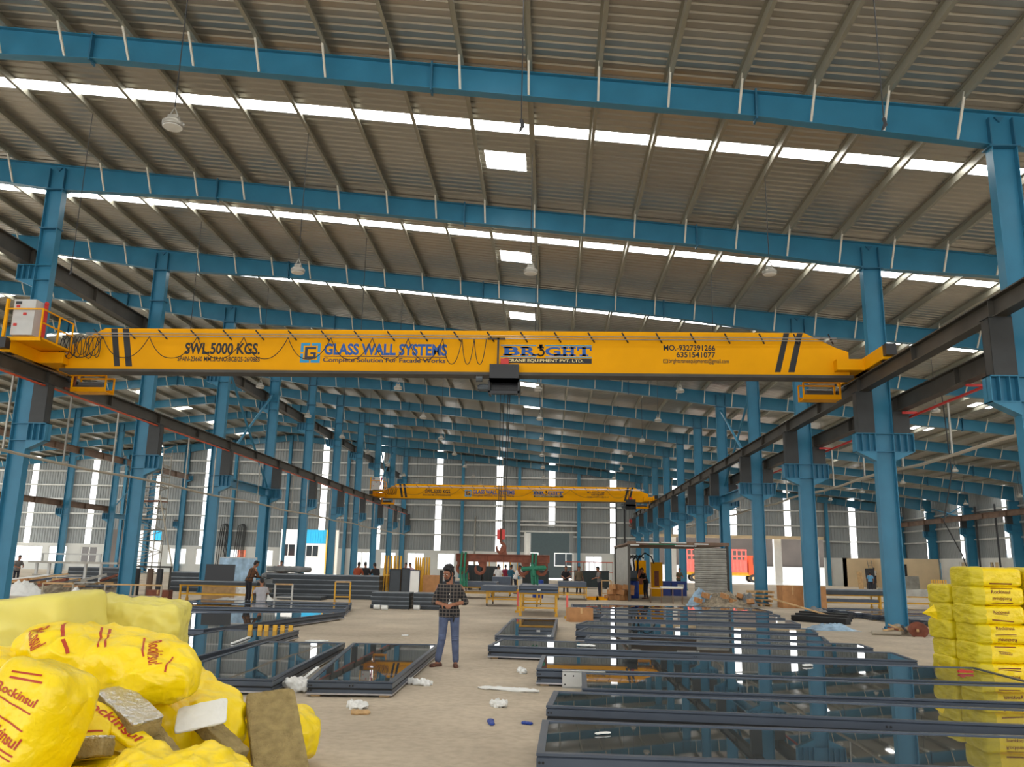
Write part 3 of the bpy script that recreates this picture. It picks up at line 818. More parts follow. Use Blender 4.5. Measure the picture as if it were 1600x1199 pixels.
    mb = MB(); mb.ell((-12.65, -1.5, 1.75), (.07, .07, .08)); mb.bb((-12.7, -1.54, .52), (-12.6, -1.46, 1.7)); mb.build('warning_beacon', [RED], o)
    # power pick-up arm reaching down to the conductor rail
    mb = MB(); mb.bar((-13.1, 1.4, .1), (-13.12, 1.3, -.46), .08, .08); mb.bar((-13.3, 1.1, -.46), (-13.1, 1.6, -.46), .1, .08); mb.build('current_collector', RUST, o)
    # hoist trolley
    mb = MB(); mb.bb((hx - .47, -.46, .16), (hx + .47, -.32, -.42)); mb.bb((hx - .47, -.46, -.30), (hx + .47, .46, -.42))
    mb.bb((hx - .47, .32, .10), (hx + .47, .46, -.42))
    tr = mb.build('hoist_trolley', GREYBLK, o)
    mb = MB(); mb.tube([(hx - .40, -.12, -.58), (hx + .44, -.12, -.58)], .19, 14)
    for q in range(12): mb.tube([(hx - .34 + q * .065, -.12, -.58), (hx - .31 + q * .065, -.12, -.58)], .20, 14)
    mb.build('rope_drum', CHAR, tr)
    mb = MB(); mb.bb((hx - .50, -.42, -.76), (hx - .44, .3, -.36)); mb.bb((hx + .44, -.42, -.78), (hx + .50, .3, -.36)); mb.bb((hx - .5, -.42, -.80), (hx + .5, -.36, -.70)); mb.build('drum_cheek', GREYBLK, tr)
    mb = MB(); mb.tube([(hx - .8, -.12, -.55), (hx - .5, -.12, -.55)], .13, 12); mb.tube([(hx - .86, -.12, -.55), (hx - .8, -.12, -.55)], .09, 10); mb.tube([(hx - .9, -.3, -.30), (hx - .7, -.3, -.30)], .10, 10); mb.build('hoist_motor', MOTOR, tr)
    for xx in (-.30, .33):
        mb = MB(); mb.tube([(hx + xx, -.48, .08), (hx + xx, -.46, .08)], .035, 8); mb.build('bolt', CHAR, tr)
    mb = MB(); mb.bb((hx - .12, -.47, .16), (hx + .14, -.3, .34)); mb.build('limit_switch_box', RED, tr)
    mb = MB(); mb.bb((hx - .24, -.44, .16), (hx - .18, -.38, zr + .02)); mb.bb((hx - .55, -.44, zr - .04), (hx + .02, -.38, zr + .02)); mb.build('festoon_towing_arm', CHAR, tr)
    # ropes and hook block
    hb = hookz - 7.82
    for a, b in ((-.12, -.09), (.0, -.04), (.13, .05), (.19, .10)):
        mb = MB(); mb.tube([(hx + a, -.12, -.75), (hx + b, -.12, hb + .55)], .012, 5); mb.build('hoist_rope', ROPE, o)
    hk = MB(); hk.bb((hx - .12, -.22, hb + .22), (hx - .03, -.02, hb + .52)); hk.bb((hx + .03, -.22, hb + .22), (hx + .12, -.02, hb + .52)); hko = hk.build('hook_block', RED, o)
    mb = MB(); mb.tube([(hx + .0, -.12, hb + .56), (hx + .0, -.12, hb + .12)], .05, 8)
    arc = [(hx + .13 * math.cos(t), -.12, hb - .03 + .15 * math.sin(t)) for t in [math.radians(a) for a in range(100, -215, -15)]]
    mb.tube(arc, [.045] * (len(arc) - 4) + [.04, .035, .028, .02], 8); mb.build('hook', RUST, hko)
    return o
LOOPS = [97, 160, 233, 308, 381, 450, 517, 582, 638, 692, 722, 741, 760]
crane(26.35, 2.0, 2.24, 'near yellow overhead crane spanning the whole bay, hoist in the middle', LOOPS)
crane(81.0, 11.25, 5.6, 'small yellow overhead crane in the distance, hoist at its right end', [97, 165, 300, 450, 620, 790, 960, 1130, 1235])

# ------------------------------------------------------------------ hanging lamps and bare drop cables
def lamp(x, y, zl, label, has=True, hung=False):
    x = min(PX, key=lambda q: abs(q - x))
    zt_ = rtop(x) + .02
    if has:
        o = thing('high_bay_lamp', label, 'lamp', (x, y, zl), group='high bay lamps hanging from the roof')
        mb = MB(); mb.tube([(0, 0, .42), (0, 0, zt_ - zl)], .012, 5); mb.build('drop_cable', ROPE, o)
        mb = MB(); mb.lathe([(.19, 0), (.2, .03), (.2, .10), (.15, .14)], (0, 0, 0), 16); mb.build('lamp_body', GALV, o, True)
        mb = MB(); mb.lathe([(.175, -.012), (.185, 0)], (0, 0, 0), 16); mb.build('lens', WHITE, o)
        mb = MB(); mb.bb((-.09, -.07, .14), (.09, .07, .24)); mb.bar((-.14, 0, .1), (0, 0, .42), .02); mb.bar((.14, 0, .1), (0, 0, .42), .02); mb.build('driver_housing', GALV, o)
    else:
        o = thing('drop_cable', label, 'cable', (x, y, zl), group='bare lamp cables hanging from the roof')
        mb = MB(); mb.tube([(0, 0, .0), (0, 0, zt_ - zl)], .012, 5); mb.build('cable', ROPE, o)
        mb = MB(); mb.tube([(0, 0, .02), (.03, 0, -.12), (-.02, .02, -.2), (.02, 0, -.1)], .035, 6); mb.build('plug', CHAR, o)
LXS = [-14.2, -7.2, -.6, 6.15]; LN = ['far left', 'left of centre', 'centre', 'right']
for k in range(-1, 9):
    for i, x in enumerate(LXS):
        bare = (k == -1 and i in (2, 3)) or (k == 0 and i == 0)
        if k == -1 and i == 0: continue
        y = FY(k) + 4.1
        lamp(x, y, 9.82 + (.1 if bare else 0),
             '%s on its cable in roof bay %s, %s line' % ('bare hanging plug' if bare else 'high bay lamp hanging', ordn(k + 2), LN[i]), not bare)
for k in range(1, 9):
    for i, x in enumerate((17.5, 25.8, 34.0)):
        lamp(x, FY(k) + 4.1, 9.0 - .1033 * (x - 17.5), 'high bay lamp beyond the right columns in roof bay %s, %s line' % (ordn(k + 2), ('left', 'middle', 'right')[i]))

# ------------------------------------------------------------------ glazed facade panels lying on the floor
def facade_panel(label, pts, z0=.03, h=.21, fw_=.07, glass=GLASS, lip=SILVER, group='glazed facade panels on the floor', name='facade_panel', blocks=True, cat='facade panel', fm=PANELF):
    """pts: near-left, near-right, far-right, far-left corners on the floor"""
    c = sum((Vector((*p, 0)) for p in pts), Vector()) / 4
    o = thing(name, label, cat, (c.x, c.y, z0 - (.03 if blocks else 0)), group=group)
    P = [Vector((*p, 0)) - c for p in pts]
    zb = .03 if blocks else 0; zt_ = zb + h
    fr = MB()
    def inset(d):
        out = []
        for i in range(4):
            a, b, e = P[i - 1], P[i], P[(i + 1) % 4]
            n1 = Vector((-(b - a).y, (b - a).x, 0)).normalized(); n2 = Vector((-(e - b).y, (e - b).x, 0)).normalized()
            k = (n1 + n2); k = k / k.dot(n1)
            out.append(b + k * d)
        return out
    # frame cross-section (inset, z) from outer bottom lip round to the inner top edge
    prof = [(.012, zb), (0, zb), (0, zb + .02), (.012, zb + .022), (.012, zb + h * .36), (.022, zb + h * .40), (.022, zb + h * .46), (.006, zb + h * .50), (.006, zb + h * .82), (.016, zb + h * .86), (.004, zb + h * .90), (.004, zt_), (fw_, zt_), (fw_, zt_ - .012)]
    rings = [inset(d) for d, _ in prof]
    n = len(prof)
    for i in range(4):
        j = (i + 1) % 4
        vs = [(*rings[q][i].xy, prof[q][1]) for q in range(n)] + [(*rings[q][j].xy, prof[q][1]) for q in range(n)]
        fs = [(q, n + q, n + q + 1, q + 1) for q in range(n - 1)]
        base = len(fr.f); fr.add(vs, fs)
        for q in (0, 1): fr.mi[base + q] = 1
        for q in (4, 5): fr.mi[base + q] = 2
    fr.build('frame', [fm, lip, GASKET], o)
    gl = MB(); r = inset(fw_ - .004)
    gl.add([(*p.xy, zt_ - .010) for p in r] + [(*p.xy, zb + .03) for p in r], [(0, 1, 2, 3), (7, 6, 5, 4), (0, 4, 5, 1), (1, 5, 6, 2), (2, 6, 7, 3), (3, 7, 4, 0)])
    gl.build('glass', glass, o)
    if blocks:
        for i in range(4):
            mb = MB(); q = inset(.12)[i]; mb.box((q.x, q.y, .015), (.12, .12, .03)); mb.build('packer', WOOD, o)
    # corner screws and drain holes on the near frame
    a, b = P[0], P[1]; L = (b - a).length; d = (b - a).normalized(); nn = Vector((d.y, -d.x, 0))
    for t, z in ((.03, .3), (.03, .65), (.06, .3), (.06, .65), (L * .5, .66), (L * .5 + .04, .66)):
        p = a + d * t
        mb = MB(); q = p - nn * .012; mb.tube([(q.x, q.y, zb + h * z), (q.x + nn.x * .016, q.y + nn.y * .016, zb + h * z)], .011, 7); mb.build('screw', GASKET, o)
    return o
def rect(x, y, L, w, deg):
    a = math.radians(deg); d = Vector((math.cos(a), math.sin(a))); n = Vector((-d.y, d.x))
    p = Vector((x, y)); return [tuple(p), tuple(p + d * L), tuple(p + d * L + n * w), tuple(p + n * w)]
facade_panel('dark glass facade panel closest to the camera at the bottom right', rect(-.09, 7.17, 7.2, 1.5, -1.4))
facade_panel('dark glass facade panel, second from the front in the right group, thick front frame', rect(-.02, 9.5, 7.0, 1.12, -4.6))
facade_panel('dark glass facade panel, third in the right group, mirroring the yellow crane', rect(.42, 10.86, 7.0, 1.6, -2.0))
facade_panel('dark glass facade panel behind the bare silver end channel in the right group', rect(-.17, 12.72, 7.0, 1.95, -2.0))
facade_panel('dark glass facade panel sticking out farthest to the left in the right group', rect(-1.12, 16.1, 7.5, 1.45, -7.2 * .92))
facade_panel('dark glass facade panel, sixth in the right group, with a short stubby left end', rect(.75, 18.05, 5.7, 1.0, -6.0))
facade_panel('dark glass facade panel, seventh in the right group, left end bare', rect(.62, 19.95, 5.5, 1.5, -12.5))
facade_panel('dark glass facade panel, eighth in the right group', rect(.70, 22.3, 5.9, 1.6, -12.5))
facade_panel('dark glass facade panel, ninth in the right group, beside the open cardboard box', rect(1.5, 25.2, 5.6, 1.7, -7.5))
facade_panel('dark glass facade panel, tenth in the right group', rect(1.35, 27.4, 6.0, 1.5, -3.0))
facade_panel('dark glass facade panel, eleventh in the right group', rect(1.1, 29.2, 6.6, 1.5, -2.0))
facade_panel('dark glass facade panel, farthest of the right group, in front of the rubbish heap', rect(.85, 31.4, 7.2, 2.6, -.6))
facade_panel('short dark glass panel lying lengthwise left of the right group', [(-1.15, 18.6), (.12, 18.5), (.28, 24.6), (-1.02, 24.5)], h=.19)
facade_panel('dark glass panel lying lengthwise beside the standing man', [(-3.11, 11.2), (-2.0, 11.28), (-2.06, 16.5), (-3.72, 16.4)], h=.17)
facade_panel('dark glass panel left of the gap with white foam scraps', [(-5.2, 11.15), (-3.55, 11.2), (-3.85, 16.4), (-5.35, 16.3)], h=.17)
l3 = facade_panel('long dark glass panel behind the yellow insulation pile, yellow clips on its far edge', [(-7.5, 12.9), (-5.5, 12.95), (-5.5, 18.95), (-7.1, 18.7)], h=.17)
for i, t in enumerate((.05, .2, .34, .5, .62, .8)):
    mb = MB(); mb.box((-.05 - 1.15 * t + .85, 2.95 - .15 * t, .20), (.09, .05, .22)); mb.build('edge_clip', TREST, l3)
facade_panel('long dark glass panel, third lengthwise one on the left', [(-10.2, 18.2), (-7.35, 18.2), (-6.08, 25.6), (-9.9, 23.6)], h=.2)
facade_panel('dark glass panel with a pale frame edge, second from the back on the left', [(-12.4, 26.6), (-6.4, 27.0), (-6.75, 29.0), (-12.6, 28.7)], h=.2)
facade_panel('dark glass panel farthest back on the left, before the two workers', [(-12.6, 29.1), (-6.8, 29.4), (-7.2, 31.3), (-12.8, 31.0)], h=.2)
# silver end channel resting across the third panel
o = thing('end_channel', 'iridescent silver aluminium channel at the left end of the right panel group', 'channel', (.21, 12.64, 0), rotz=math.radians(-2))
mb = MB(); mb.bb((0, -.05, 0), (.62, -.03, .235)); mb.bb((0, -.05, 0), (.62, .06, .02)); mb.bb((0, -.05, .215), (.62, .06, .235)); mb.build('channel_profile', LGREY, o)
for x, z in ((.04, .05), (.04, .18), (.16, .17), (.42, .17)):
    mb = MB(); mb.tube([(x, -.055, z), (x, -.045, z)], .012, 8); mb.build('screw_hole', GASKET, o)

# ------------------------------------------------------------------ projecting lettering onto soft goods
def project(mb_target, bvh, vs, fs, O, ux, uy, d, off=.004, mi=0):
    out = []
    for a, b in vs:
        p = O + ux * a + uy * b
        hit = bvh.ray_cast(p, d)
        if hit[0] is None: return False
        out.append(hit[0] - d * off)
    mb_target.add(out, fs, mi); return True
def grid2d(w, h, nx=10, ny=1):
    vs = [(w * (i / nx - .5), h * (j / ny - .5)) for j in range(ny + 1) for i in range(nx + 1)]
    fs = [(j * (nx + 1) + i, j * (nx + 1) + i + 1, (j + 1) * (nx + 1) + i + 1, (j + 1) * (nx + 1) + i) for j in range(ny) for i in range(nx)]
    return vs, fs
def decal(parent, bvh, items, m, d=(0, 1, 0), ux=(1, 0, 0), uy=(0, 0, 1), name='lettering'):
    """items: ('text', s, u, v, w, h, deg) or ('bar', '', u, v, w, h, deg) in the plane facing the ray d"""
    d = Vector(d); ux = Vector(ux); uy = Vector(uy); mb = MB()
    for kind, s, u, v, w, h, deg in items:
        a = math.radians(deg); ca, sa = math.cos(a), math.sin(a)
        if kind == 'text':
            vs, fs = text2d(s, .02); vs = [((p - .5) * w, (q - .5) * h) for p, q in vs]
        else: vs, fs = grid2d(w, h)
        vs = [(u + p * ca - q * sa, v + p * sa + q * ca) for p, q in vs]
        project(mb, bvh, vs, fs, -d * 2.0, ux, uy, d)
    if mb.v: return mb.build(name, m, parent)

def soft_block(dims, seed, n=26, sq=5.0, wr=.02, ws=4.0, pinch=0.0, fold=0.0, sag=0.0):
    """rounded block of wrapped material: superellipsoid grid with crumple noise"""
    hx, hy, hz = [q / 2 for q in dims]
    bm = bmesh.new(); bmesh.ops.create_cube(bm, size=2.0); bmesh.ops.subdivide_edges(bm, edges=bm.edges[:], cuts=n, use_grid_fill=True)
    crease = wr >= .02
    sd = Vector((seed * 3.17, seed * 1.31, seed * 2.23))
    for v in bm.verts:
        c = v.co; nrm = (abs(c.x) ** sq + abs(c.y) ** sq + abs(c.z) ** sq) ** (1 / sq)
        q = c / nrm; p = Vector((q.x * hx, q.y * hy, q.z * hz))
        if pinch: 
            k = 1 - pinch * max(0, abs(q.x) - .55) / .45
            p.y *= k; p.z *= k
        dr = Vector((q.x / hx, q.y / hy, q.z / hz)).normalized()
        a = noise.noise(p * ws + sd) + .5 * noise.noise(p * ws * 2.3 + sd)
        rg = 1 - abs(noise.noise(p * ws * 1.6 + sd * 2)) * 2
        p += dr * (wr * a + wr * .9 * rg)
        if crease:
            for f_, a_ in ((ws * .8, .9), (ws * 2.2, .28)):
                dd = noise.voronoi(p * f_ + sd)[0]
                p += dr * wr * a_ * (min(.5, dd[1] - dd[0]) * 1.6 - .4)
        if fold:
            p += dr * fold * math.sin(p.z * 38 + 5 * noise.noise(p * 3 + sd)) * max(0, abs(q.x) - .5)
        if sag: p.z -= sag * (q.x ** 2 + .5 * q.y ** 2)
        v.co = p
    me = bpy.data.meshes.new('block'); bm.to_mesh(me)
    bvh = BVHTree.FromBMesh(bm); bm.free()
    me.polygons.foreach_set('use_smooth', [True] * len(me.polygons))
    return me, bvh

# ------------------------------------------------------------------ stacked wrapped insulation bales at the right
BH = .302
def bale(label, x, y, w, d, z, seed, texts, endlab=True, top=False):
    o = thing('insulation_bale', label, 'insulation bale', (x, y, z), group='wrapped insulation bales stacked at the right', rotz=math.radians(random.uniform(-1.5, 1.5)))
    me, bvh = soft_block((w, d, BH + .008), seed, n=20, sq=6.5, wr=.008, ws=6)
    me.materials.append(BAG); b = link('wrapped_body', me, o, (0, 0, BH / 2))
    # olive gathered end wrap on the left end
    me2, bvh2 = soft_block((w * .30, d * 1.02, BH + .03), seed + 5, n=18, sq=6, wr=.008, ws=5, fold=.012)
    me2.materials.append(BAGO); ge = link('gathered_end', me2, o, (-w * .365, 0, BH / 2))
    if texts:
        decal(b, bvh, texts, INKD, name='lettering')
    if endlab:
        decal(ge, bvh2, [('bar', '', random.uniform(-.15, .2) * d, .12, .05, .12, 8)], WHITE, d=(1, 0, 0), ux=(0, -1, 0), uy=(0, 0, 1), name='paper_label') 
    return o
TXT = {5: [('bar', '', .04, -.10, .36, .022, 0)],
       4: [('bar', '', .04, .125, .34, .012, 0), ('text', 'Rockinsul', .02, .07, .30, .055, 0), ('text', 'Rockinsul', .03, -.045, .30, .05, 180), ('bar', '', .03, -.11, .34, .012, 0)],
       3: [('text', 'Rockinsul', .0, .05, .26, .045, 0), ('bar', '', .0, .015, .22, .008, -3), ('bar', '', .02, -.085, .34, .018, -4)],
       2: [('text', 'Rockinsul', .0, .10, .30, .05, 0), ('bar', '', .0, .0, .34, .010, 0), ('bar', '', .0, -.02, .34, .008, 0), ('text', 'Rockinsul', .02, -.09, .30, .055, 180)],
       1: [('bar', '', .0, .11, .34, .014, 0), ('bar', '', -.02, .03, .2, .01, -6), ('text', 'Rockinsul', .0, .005, .2, .03, -4)],
       0: [('bar', '', .02, .08, .36, .016, 0), ('bar', '', .02, .05, .36, .01, -3), ('text', 'Rockinsul', .02, -.06, .3, .05, 180)]}
LV = ['lowest', 'second lowest', 'third lowest', 'fourth lowest', 'second highest', 'topmost']
for lv in range(6):
    j = random.uniform(-.02, .02)
    bale('yellow wrapped insulation bale, %s of the front middle stack at the right' % LV[lv], 7.39 + j + .02 * (5 - lv) * .3, 14.80, .86, .78, lv * BH, 20 + lv, TXT[lv])
    bale('yellow wrapped insulation bale, %s of the rightmost front stack' % LV[lv], 8.28 + j, 14.84, .84, .78, lv * BH, 40 + lv, [(k, s, u - .1, v, w, h, dg) for k, s, u, v, w, h, dg in TXT[(lv + 2) % 6]])
    if lv < 5:
        bale('yellow wrapped insulation bale, %s of the rear left stack showing only its olive end' % LV[lv if lv < 4 else 5], 7.36 + random.uniform(-.03, .03), 15.64, .86, .80, lv * BH, 60 + lv, [])
mb = MB(); mb.add([(0, 0, .0), (.0, -.04, .15), (0, .08, .26), (-.22, .1, .10), (-.02, .06, .12)], [(0, 1, 3), (1, 2, 3), (0, 3, 4), (2, 4, 3), (0, 4, 2, 1)])
tag(mb.build('film_flap', BAG, loc=(6.93, 15.7, 3 * BH)), 'loose yellow film corner sticking out left of the rear bale stack', 'plastic film')
mb = MB(); mb.box((0, 0, .015), (.22, .05, .03)); mb.box((-.05, 0, .035), (.06, .04, .02)); tag(mb.build('red_tool', RED, loc=(6.35, 13.6, .241), rot=(0, 0, .1)), 'small red and white tool lying on the dark glass before the bales', 'tool')

# ------------------------------------------------------------------ insulation pile at the left
def bag(label, loc, dims, rot, seed, m=BAG, sq=3.2, wr=.035, ws=3.5, pinch=.35, sag=0.0, name='insulation_bag', n=44, cat='insulation bag'):
    me, bvh = soft_block(dims, seed, n=n, sq=sq, wr=wr, ws=ws, pinch=pinch, sag=sag)
    me.materials.append(m)
    o = link(name, me, None, loc, [math.radians(a) for a in rot])
    tag(o, label, cat)
    return o, bvh
bag('pale yellow wrapped insulation block, left one atop the pile', (-4.35, 7.0, 1.14), (1.22, .62, .46), (4, -7, -13), 3, BAGP, sq=9, wr=.012, ws=3, pinch=0, name='wrapped_block', cat='insulation block')
o, b = bag('pale yellow wrapped insulation block, right one atop the pile with creased side', (-3.70, 7.62, 1.08), (.82, .62, .52), (2, 4, 14), 4, BAGP, sq=9, wr=.021, ws=5, pinch=0, name='wrapped_block', cat='insulation block')
bag('small pale block poking out under the right wrapped block', (-3.32, 7.4, .80), (.5, .5, .2), (0, 3, 10), 5, BAGP, sq=8, wr=.008, pinch=0, name='wrapped_block', cat='insulation block')
o, b = bag('big yellow insulation bag with red stripes lying across the pile below the pale blocks', (-3.20, 6.2, .96), (1.42, .60, .42), (14, 8, -7), 11, wr=.032, pinch=.3)
decal(o, b, [('text', 'Rockinsul', -.46, .02, .30, .11, -42), ('bar', '', -.26, .06, .40, .022, -44), ('bar', '', -.02, .11, .3, .014, -46), ('bar', '', .03, .12, .3, .014, -46), ('bar', '', .34, .10, .22, .012, -50), ('text', 'Rockinsul', .44, .08, .22, .08, -55), ('bar', '', .56, .03, .14, .012, -75)], INK, d=(0, .72, -.69), uy=(0, .69, .72))
o, b = bag('tall yellow insulation bag at the left edge printed several times over', (-2.93, 4.85, .70), (.46, .50, .84), (-12, 14, -12), 12, sq=5.5, wr=.014, pinch=.05)
decal(o, b, [('bar', '', 0.02, .36, .18, .010, 10), ('bar', '', 0.04, .33, .2, .012, 8), ('text', 'Rockinsul', .03, .25, .28, .045, -4), ('bar', '', .03, .20, .28, .008, -6), ('bar', '', .03, .12, .28, .009, -10), ('text', 'Rockinsul', .04, .055, .28, .06, -10), ('bar', '', 0.05, -.005, .26, .009, -11), ('bar', '', 0.05, -.03, .26, .007, -11), ('bar', '', 0.04, -.11, .25, .010, -12), ('text', 'Rockinsul', .03, -.18, .28, .08, -13), ('bar', '', 0.02, -.27, .25, .012, -12), ('bar', '', 0.02, -.30, .25, .012, -12)], INK)
decal(o, b, [('bar', '', -.14, -.20, .05, .09, 35)], WHITE, name='paper_label')
bag('plain yellow film bag in the bottom left corner of the photo', (-3.42, 4.95, .60), (.74, .6, .84), (-8, 6, 12), 22, sq=4, wr=.03, pinch=.15)
bag('crumpled yellow film bag at the far left edge of the pile', (-3.95, 6.0, .86), (.8, .6, .36), (0, 10, 20), 13, wr=.05, ws=4)
o, b = bag('greenish yellow insulation bag slumped in the middle of the pile', (-2.74, 6.65, .57), (.98, .6, .44), (10, 20, -16), 14, wr=.028, pinch=.5)
decal(o, b, [('text', 'Rockinsul', .20, -.08, .26, .08, -52), ('bar', '', .33, -.07, .16, .016, -55), ('bar', '', -.22, -.12, .16, .016, -80)], INK)
o, b = bag('heavily crumpled yellow film bag at the bottom of the pile', (-2.12, 5.1, .36), (1.0, .62, .44), (8, 4, 4), 15, wr=.038, ws=4.5, pinch=.2, n=50)
decal(o, b, [('text', 'Rockinsul', -.28, .10, .26, .07, 20), ('text', 'Rockinsul', .02, -.03, .28, .08, -12), ('bar', '', .2, .08, .16, .014, 20), ('bar', '', -.1, -.08, .16, .014, -50)], INK)
o, b = bag('yellow insulation bag on the floor at the right end of the pile', (-2.32, 7.5, .27), (.72, .56, .46), (0, 8, -14), 16, sq=4.0, wr=.022, pinch=.25)
decal(o, b, [('text', 'Rockinsul', -.14, .17, .24, .07, 4), ('text', 'Rockinsul', .2, -.12, .16, .06, 30), ('bar', '', .13, -.1, .1, .014, -60)], INK)
# hidden-side bags carrying the pile
bag('shaded yellow bag under the pale blocks at the back of the pile', (-4.15, 7.15, .46), (1.6, .9, .9), (0, 0, 5), 17, sq=6, wr=.02, pinch=.1)
bag('shaded yellow bag under the striped bag in the middle of the pile', (-3.3, 6.6, .37), (1.5, .9, .74), (0, 0, -5), 18, sq=6, wr=.02, pinch=.1)
bag('shaded yellow bag at the bottom left of the pile', (-2.75, 5.35, .24), (1.7, 1.0, .46), (0, 0, 8), 19, sq=6, wr=.02, pinch=.1)
# folded strip of printed film
o = thing('film_strip', 'folded strip of printed yellow film draped between the slabs', 'plastic film', (-2.80, 5.60, .66), rot=(math.radians(18), math.radians(24), math.radians(-8)))
me, b = soft_block((.72, .16, .05), 31, n=18, sq=3, wr=.012, ws=6, pinch=.4); me.materials.append(BAG); s_ = link('film', me, o)
decal(s_, b, [('text', 'Rockinsul', -.02, .0, .5, .07, -4)], INK, d=(0, 0, -1), uy=(0, 1, 0))
o = thing('film_strip', 'short printed flap of yellow film beside the left foil slabs', 'plastic film', (-2.95, 5.48, .64), rot=(math.radians(55), math.radians(4), math.radians(6)))
me, b = soft_block((.36, .2, .03), 33, n=16, sq=4, wr=.010, ws=6, pinch=.1); me.materials.append(BAG); s_ = link('film', me, o)
decal(s_, b, [('text', 'Rock', -.04, .05, .2, .06, 8), ('bar', '', .0, -.02, .3, .012, 8), ('bar', '', .0, -.06, .3, .012, 10)], INK, d=(0, 0, -1), uy=(0, 1, 0))
# rock-wool slabs
def slab(label, loc, dims, rot, seed, foil=None):
    o = thing('rock_wool_slab', label, 'insulation slab', loc, rot=[math.radians(a) for a in rot])
    me, b = soft_block(dims, seed, n=18, sq=16, wr=.006, ws=14); me.materials.append(WOOL); link('slab_body', me, o)
    if foil:
        me, b = soft_block((dims[0] * 1.01, dims[1] * 1.01, .012), seed + 3, n=24, sq=18, wr=.007, ws=10); me.materials.append(FOIL)
        link('foil_facing', me, o, (0, 0, dims[2] / 2 + .004))
    return o
slab('long bare rock wool slab leaning at the right front of the pile', (-1.98, 6.45, .40), (.37, 1.05, .11), (31, -6, 24), 51)
slab('foil faced rock wool slab jutting from the middle of the pile', (-2.78, 5.75, .70), (.46, .22, .13), (6, 21, -30), 52, True)
slab('foil faced rock wool slab end lying low between the yellow films', (-2.84, 5.3, .57), (.34, .22, .10), (-12, -5, 8), 53, True)
slab('short foil faced rock wool piece tucked under the striped bag', (-3.10, 5.9, .75), (.22, .2, .08), (0, -8, 20), 54, True)
slab('flat rock wool slab on the floor under the leaning slab', (-2.22, 6.5, .12), (.5, .3, .10), (0, -14, 38), 55)
slab('rock wool offcut with foil at the bottom edge of the pile', (-2.02, 6.35, .12), (.34, .2, .09), (8, -10, 30), 56, True)
slab('small rock wool offcut on the floor right of the leaning slab', (-1.90, 6.85, .06), (.24, .2, .11), (0, 0, -14), 57)
slab('narrow rock wool strip beneath the white paper', (-2.38, 6.3, .48), (.55, .16, .08), (0, 26, -26), 58)
slab('rock wool slab in the shadow under the foil faced slab', (-2.60, 5.75, .50), (.5, .24, .10), (0, 20, -40), 59)
o = thing('paper_sheet', 'crumpled white paper wedged in the pile beside the foil slab', 'paper', (-2.42, 6.1, .64), rot=(math.radians(38), math.radians(-12), math.radians(12)))
me, b = soft_block((.34, .22, .012), 71, n=16, sq=14, wr=.007, ws=5); me.materials.append(WHITE); link('paper', me, o)

# ------------------------------------------------------------------ people
def remeshed(mb, vox, name, mats, parent, smooth_it=4, mi=None):
    me = mb.mesh('tmp', mats)
    ob = bpy.data.objects.new('tmp', me); COL.objects.link(ob)
    md = ob.modifiers.new('r', 'REMESH'); md.mode = 'VOXEL'; md.voxel_size = vox; md.use_smooth_shade = True
    sm = ob.modifiers.new('s', 'SMOOTH'); sm.iterations = smooth_it; sm.factor = .5
    dg = bpy.context.evaluated_depsgraph_get(); dg.update()
    out = bpy.data.meshes.new_from_object(ob.evaluated_get(dg)); bpy.data.objects.remove(ob); bpy.data.meshes.remove(me)
    out.name = name
    if len(out.materials) == 0:
        for m in (mats if isinstance(mats, (list, tuple)) else [mats]): out.materials.append(m)
    out.polygons.foreach_set('use_smooth', [True] * len(out.polygons))
    return link(name, out, parent)
SKIN = mat('brown_skin', (150, 98, 70), 0.55, var=0.06, vscale=8)
HAIR = mat('black_hair', (24, 20, 20), 0.6, bump=0.6, bscale=60)
LIPS = mat('lips', (126, 70, 58), 0.5)
EYEW = mat('eye_white', (230, 226, 220), 0.3)
def lerp(a, b, t): return Vector(a) * (1 - t) + Vector(b) * t
